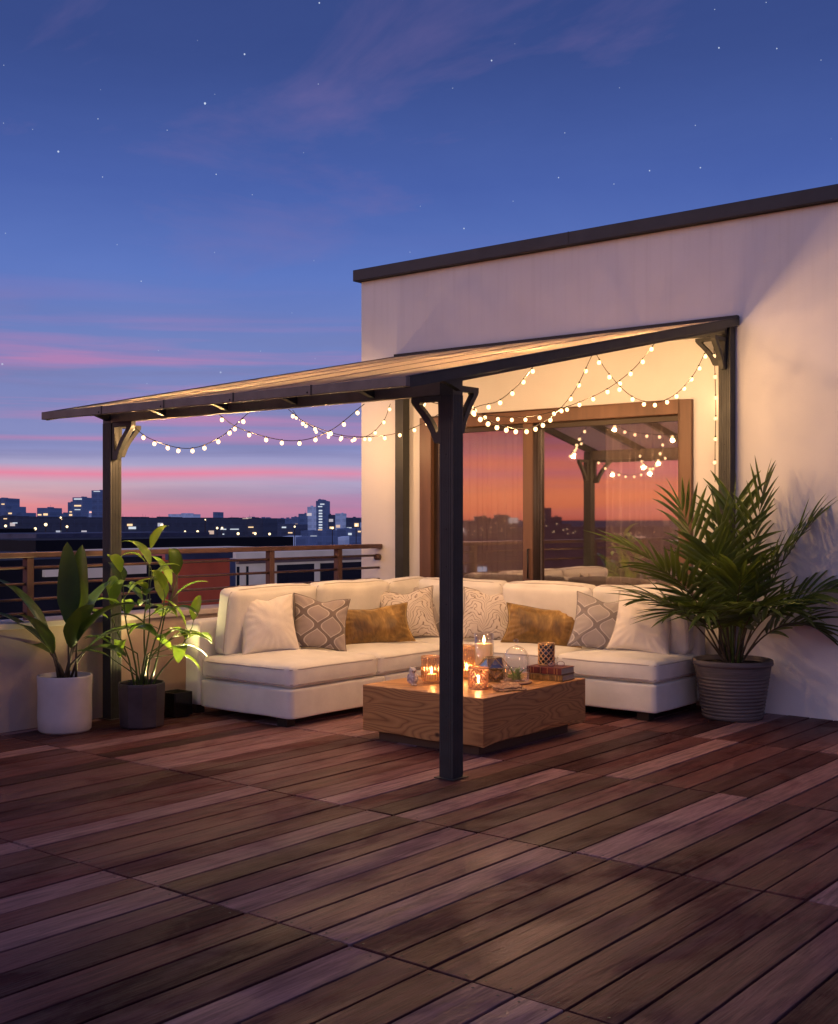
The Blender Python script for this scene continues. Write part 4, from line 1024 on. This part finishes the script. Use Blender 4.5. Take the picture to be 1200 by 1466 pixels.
MID = hazy('mid_block', (.02, .025, .045), lin((20, 24, 44)), 1.5)
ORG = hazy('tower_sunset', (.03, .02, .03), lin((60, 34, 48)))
def obox(name, x0, x1, yt, D, depth, mat, label, group=None, zlow=-24.4, cat='building', mirror=False, wins=()):
    a = atD(x0, yt, D); c = atD(x1, yt, D); f = Vector((FWD[0], FWD[1], 0)); ztop = a.z
    q = [a, c, c+f*depth, a+f*depth]
    if mirror: q = [Vector((k.x, 2*WALL-k.y, k.z)) for k in q]
    cen = (q[0]+q[2])/2; cen.z = zlow
    t = thing(name, cen, label, cat, group)
    m = MB(); m.prism([(k.x, k.y) for k in q], 'z', zlow, ztop); m.build('facade', mat, t)
    wq = (q[1]-q[0]); hh_ = D/FPX
    if (q[1]-q[0]).length > 2.0 and D > 180:
        rp = MB(); nb = 1 if x1-x0 < 20 else 3 if x1-x0 < 60 else 9
        for _ in range(nb):
            a0 = random.uniform(.1, .7); b0_ = a0+random.uniform(.08, .2)/max(1, nb*.4); hz_ = random.uniform(.6, 1.8)*hh_
            pp = [q[0]+wq*a0+(q[3]-q[0])*.2, q[0]+wq*b0_+(q[3]-q[0])*.2, q[0]+wq*b0_+(q[3]-q[0])*.6, q[0]+wq*a0+(q[3]-q[0])*.6]
            rp.prism([(k.x, k.y) for k in pp], 'z', ztop+.002, ztop+hz_)
            if random.random() < .4:
                c_ = pp[0].lerp(pp[2], .5); rp.tube([(c_.x, c_.y, ztop+hz_), (c_.x, c_.y, ztop+hz_+random.uniform(2, 4.5)*hh_)], .16*hh_, 4)
        rp.build('roof_plant', mat, t)
    for (u, w0, v, h0, wm) in wins:  # px from left, width px, y px, height px
        p0 = atD(x0+u, v, D-.5); p1 = atD(x0+u+w0, v, D-.5)
        hh = h0*D/FPX; k = [p0, p1, p1+f*.4, p0+f*.4]
        if mirror: k = [Vector((z_.x, 2*WALL-z_.y, z_.z)) for z_ in k]
        mm = MB(); mm.prism([(z_.x, z_.y) for z_ in k], 'z', p0.z-hh, p0.z); mm.build('window', wm, t)
    return t
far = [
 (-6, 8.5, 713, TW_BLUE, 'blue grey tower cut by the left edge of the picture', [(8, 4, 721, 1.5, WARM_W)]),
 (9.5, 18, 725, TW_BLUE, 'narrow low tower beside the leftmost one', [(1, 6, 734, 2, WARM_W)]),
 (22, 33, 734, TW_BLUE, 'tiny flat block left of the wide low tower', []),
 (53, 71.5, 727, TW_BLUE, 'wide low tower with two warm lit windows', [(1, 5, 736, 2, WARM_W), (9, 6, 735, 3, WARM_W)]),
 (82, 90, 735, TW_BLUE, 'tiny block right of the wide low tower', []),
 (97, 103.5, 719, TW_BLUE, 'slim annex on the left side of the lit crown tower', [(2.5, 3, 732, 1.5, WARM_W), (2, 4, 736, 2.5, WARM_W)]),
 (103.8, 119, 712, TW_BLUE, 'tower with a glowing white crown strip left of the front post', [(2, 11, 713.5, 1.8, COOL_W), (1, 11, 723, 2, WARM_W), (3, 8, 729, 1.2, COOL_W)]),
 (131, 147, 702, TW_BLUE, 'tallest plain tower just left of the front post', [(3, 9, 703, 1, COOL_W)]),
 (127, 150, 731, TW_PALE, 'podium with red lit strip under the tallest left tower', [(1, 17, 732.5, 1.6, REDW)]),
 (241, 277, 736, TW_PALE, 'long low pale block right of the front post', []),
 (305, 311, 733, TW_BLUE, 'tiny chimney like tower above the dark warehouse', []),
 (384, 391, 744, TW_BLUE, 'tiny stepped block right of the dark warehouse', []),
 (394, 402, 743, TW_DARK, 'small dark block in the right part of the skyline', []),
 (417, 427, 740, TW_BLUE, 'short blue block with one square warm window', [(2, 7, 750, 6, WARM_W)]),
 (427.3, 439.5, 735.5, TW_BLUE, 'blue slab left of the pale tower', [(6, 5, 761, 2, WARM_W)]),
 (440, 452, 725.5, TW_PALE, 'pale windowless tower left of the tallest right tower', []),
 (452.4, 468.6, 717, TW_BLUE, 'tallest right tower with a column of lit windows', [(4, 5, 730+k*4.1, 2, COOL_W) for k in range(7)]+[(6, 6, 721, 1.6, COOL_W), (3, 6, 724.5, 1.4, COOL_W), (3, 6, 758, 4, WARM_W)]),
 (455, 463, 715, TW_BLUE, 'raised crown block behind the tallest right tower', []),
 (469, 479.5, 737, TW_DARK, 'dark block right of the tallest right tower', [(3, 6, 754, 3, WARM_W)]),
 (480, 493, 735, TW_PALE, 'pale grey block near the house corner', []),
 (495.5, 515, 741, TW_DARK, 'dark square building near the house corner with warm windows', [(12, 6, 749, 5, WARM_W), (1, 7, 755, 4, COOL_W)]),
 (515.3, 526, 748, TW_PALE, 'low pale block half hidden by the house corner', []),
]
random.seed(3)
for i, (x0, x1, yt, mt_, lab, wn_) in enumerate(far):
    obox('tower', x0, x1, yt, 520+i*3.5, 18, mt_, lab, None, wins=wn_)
# loose row of low blocks on the horizon
x = -60; i = 0
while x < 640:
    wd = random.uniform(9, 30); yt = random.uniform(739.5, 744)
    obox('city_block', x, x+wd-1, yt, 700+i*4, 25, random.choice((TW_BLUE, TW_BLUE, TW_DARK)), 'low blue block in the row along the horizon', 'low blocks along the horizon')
    x += wd; i += 1
x = 378; 
for (x0, x1, yt, lab) in ((378, 398, 754, 'small'), (398, 420, 750, 'low'), (452, 476, 766, 'low')): pass
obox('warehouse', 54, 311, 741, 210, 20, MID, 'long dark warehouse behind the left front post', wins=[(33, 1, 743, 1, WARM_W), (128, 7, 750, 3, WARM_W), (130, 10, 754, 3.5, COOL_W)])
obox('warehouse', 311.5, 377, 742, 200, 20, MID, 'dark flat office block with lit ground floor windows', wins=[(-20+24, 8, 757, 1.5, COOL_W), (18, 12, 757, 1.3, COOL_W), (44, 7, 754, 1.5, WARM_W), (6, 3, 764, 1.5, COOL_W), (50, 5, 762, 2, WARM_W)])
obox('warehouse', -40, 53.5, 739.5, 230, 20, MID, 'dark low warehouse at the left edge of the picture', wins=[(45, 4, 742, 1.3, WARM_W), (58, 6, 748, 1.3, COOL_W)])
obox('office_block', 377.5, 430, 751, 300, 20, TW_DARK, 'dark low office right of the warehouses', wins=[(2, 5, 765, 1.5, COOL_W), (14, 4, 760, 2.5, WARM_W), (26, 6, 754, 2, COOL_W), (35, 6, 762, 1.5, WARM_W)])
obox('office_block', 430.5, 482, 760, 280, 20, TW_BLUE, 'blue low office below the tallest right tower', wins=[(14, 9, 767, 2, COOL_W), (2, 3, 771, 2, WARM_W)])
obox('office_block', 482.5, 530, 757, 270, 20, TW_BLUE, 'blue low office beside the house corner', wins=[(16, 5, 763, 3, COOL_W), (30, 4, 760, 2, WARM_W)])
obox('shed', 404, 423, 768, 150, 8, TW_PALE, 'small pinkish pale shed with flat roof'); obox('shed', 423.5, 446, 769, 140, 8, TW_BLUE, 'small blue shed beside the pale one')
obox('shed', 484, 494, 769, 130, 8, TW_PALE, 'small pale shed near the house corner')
# street lamps
lampd = [(8, 753, 2.8), (50.5, 757, 3.0), (65.5, 751, 3.4), (96, 754, 2.6), (87, 741, 2.0), (232, 752, 3), (232.5, 757.5, 2.4), (212, 766, 2.8), (221, 768, 1.8), (265, 761, 2), (283, 761, 2.6), (311, 756, 2.4), (318, 756, 2.4), (341, 764, 3), (365.5, 764, 2.6), (294, 744, 1.4), (386, 764.5, 2.6), (394, 777, 2), (422, 754, 2), (476, 756, 2.2), (510, 752, 2.4)]
lp = None
for i, (x, y, r_) in enumerate(lampd):
    D = 120+i*1.3; g0 = atD(x, y, D)
    t = thing('street_lamp', (g0.x, g0.y, -24.4), 'tiny glowing street lamp among the dark roofs', 'street lamp', 'street lamps glowing in the city')
    MB().sphere(g0, r_*.66*D/FPX, 12, 8).build('lamp_globe', GLOBE, t, True); MB().tube([(g0.x, g0.y, -24.4), (g0.x, g0.y, g0.z-.15)], .05, 5).build('pole', blackm, t)
# near roofs past the railing
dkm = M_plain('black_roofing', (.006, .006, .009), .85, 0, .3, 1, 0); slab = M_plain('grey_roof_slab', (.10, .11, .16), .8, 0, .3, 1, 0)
def glowing(m, k):  # wall colour also emits, standing in for street lighting on the facades
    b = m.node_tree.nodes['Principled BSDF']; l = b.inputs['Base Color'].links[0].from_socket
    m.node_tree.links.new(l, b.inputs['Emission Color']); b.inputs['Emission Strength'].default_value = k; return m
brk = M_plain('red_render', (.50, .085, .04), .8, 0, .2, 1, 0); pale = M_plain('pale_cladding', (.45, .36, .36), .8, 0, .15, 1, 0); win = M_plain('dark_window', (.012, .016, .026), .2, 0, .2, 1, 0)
def yat(px, X): r = ray(px); return r[1]*X/r[0]
def zat(px, py, X): r = ray(px); d = X/r[0]; return EYE-(py-HORY)*d/FPX
def wallX(name, X, px0, px1, py0, mat, label, zlow=-24, thick=6):
    y0, y1 = yat(px0, X), yat(px1, X); zt = zat((px0+px1)/2, py0, X)
    t = thing(name, (X-thick/2, (y0+y1)/2, zlow), label, 'building'); B(X-thick, X, y0, y1, zlow, zt).build('walls', mat, t); return t, zt
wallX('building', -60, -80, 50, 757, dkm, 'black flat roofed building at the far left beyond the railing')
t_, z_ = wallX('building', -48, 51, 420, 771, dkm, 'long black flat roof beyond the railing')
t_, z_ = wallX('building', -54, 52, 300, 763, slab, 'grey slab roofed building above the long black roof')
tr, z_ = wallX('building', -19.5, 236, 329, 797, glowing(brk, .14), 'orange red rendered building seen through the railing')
y0, y1 = yat(236, -19.5), yat(329, -19.5)
B(-19.49, -19.4, y0, y1, z_-.05, z_+.12).build('roof_edge', slab, tr)
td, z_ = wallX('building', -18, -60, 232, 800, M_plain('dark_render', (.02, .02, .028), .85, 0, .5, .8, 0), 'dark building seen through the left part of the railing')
for (a, b_, c_, d_) in ((40, 43, 806, 840), (96, 103, 805, 850), (150, 158, 806, 840), (60, 90, 816, 826), (108, 145, 814, 828), (175, 205, 808, 822)):
    B(-17.99, -17.9, yat(a, -18), yat(b_, -18), zat(a, d_, -18), zat(a, c_, -18)).build('panel', random.choice((slab, pale, slab)), td)
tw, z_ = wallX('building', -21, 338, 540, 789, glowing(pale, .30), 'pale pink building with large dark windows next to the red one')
for (a, b_) in ((396, 448), (458, 520), (338.5, 341), (352, 354)):
    B(-20.99, -20.95, yat(a, -21), yat(b_, -21), z_-3.2, z_-.32).build('window', win, tw)
B(-21, -20.9, yat(338, -21), yat(540, -21), z_-.26, z_-.18).build('cornice', M_plain('tan_trim', (.35, .2, .14), .6), tw)
tg_, z_ = wallX('building', -20.3, 329.5, 337.5, 800, M_plain('grey_gap', (.18, .2, .26), .8, 0, .3, 1, 0), 'narrow blue grey wall between red and pale buildings')

# skyline behind the camera that the door glass mirrors
random.seed(11)
refl = [(606, 622, 752), (668, 682, 748), (682, 697, 741), (697, 712, 744), (712, 728, 739), (728, 742, 743), (766, 776, 742), (774, 789, 729), (788, 804, 742), (804, 818, 752), (640, 668, 753), (818, 850, 756), (850, 900, 757), (900, 960, 756)]
names = ('short', 'plain', 'stepped', 'flat', 'slim', 'squat', 'small', 'tallest', 'medium', 'low', 'broad', 'long', 'wide', 'far')
for i, (x0, x1, yt) in enumerate(refl):
    wn_ = [(random.uniform(1, x1-x0-3), random.uniform(1, 2), random.uniform(yt+4, 765), 1.2, WARM_W) for k in range(3)]
    obox('tower', x0, x1, yt-2, 260+i*9, 14, ORG, names[i]+' dark tower against the orange sunset mirrored in the patio door', None, mirror=True, wins=wn_)
t_ = obox('city_block', 560, 1300, 756, 500, 20, ORG, 'long hazy horizon line of roofs mirrored in the patio door', None, mirror=True)

# ------------------------------------------------------------------ CAMERA
cam = bpy.data.cameras.new('camera'); co = bpy.data.objects.new('camera', cam); COL.objects.link(co)
cam.sensor_fit = 'HORIZONTAL'; cam.sensor_width = 36; cam.lens = 36*FPX/1200; cam.clip_end = 9000; cam.clip_start = .05
cam.shift_y = (HORY-733)/1200
co.location = (0, 0, EYE)
co.rotation_euler = Vector((-FWD[0], -FWD[1], 0)).to_track_quat('Z', 'Y').to_euler()
SC.camera = co
SC.view_settings.view_transform = 'Standard'; SC.view_settings.look = 'None'; SC.view_settings.exposure = 0
SC.render.engine = 'CYCLES'
cy = SC.cycles; cy.use_denoising = True; cy.max_bounces = 8; cy.transparent_max_bounces = 16; cy.caustics_reflective = False; cy.caustics_refractive = False
cy.sample_clamp_indirect = 6; cy.use_light_tree = True
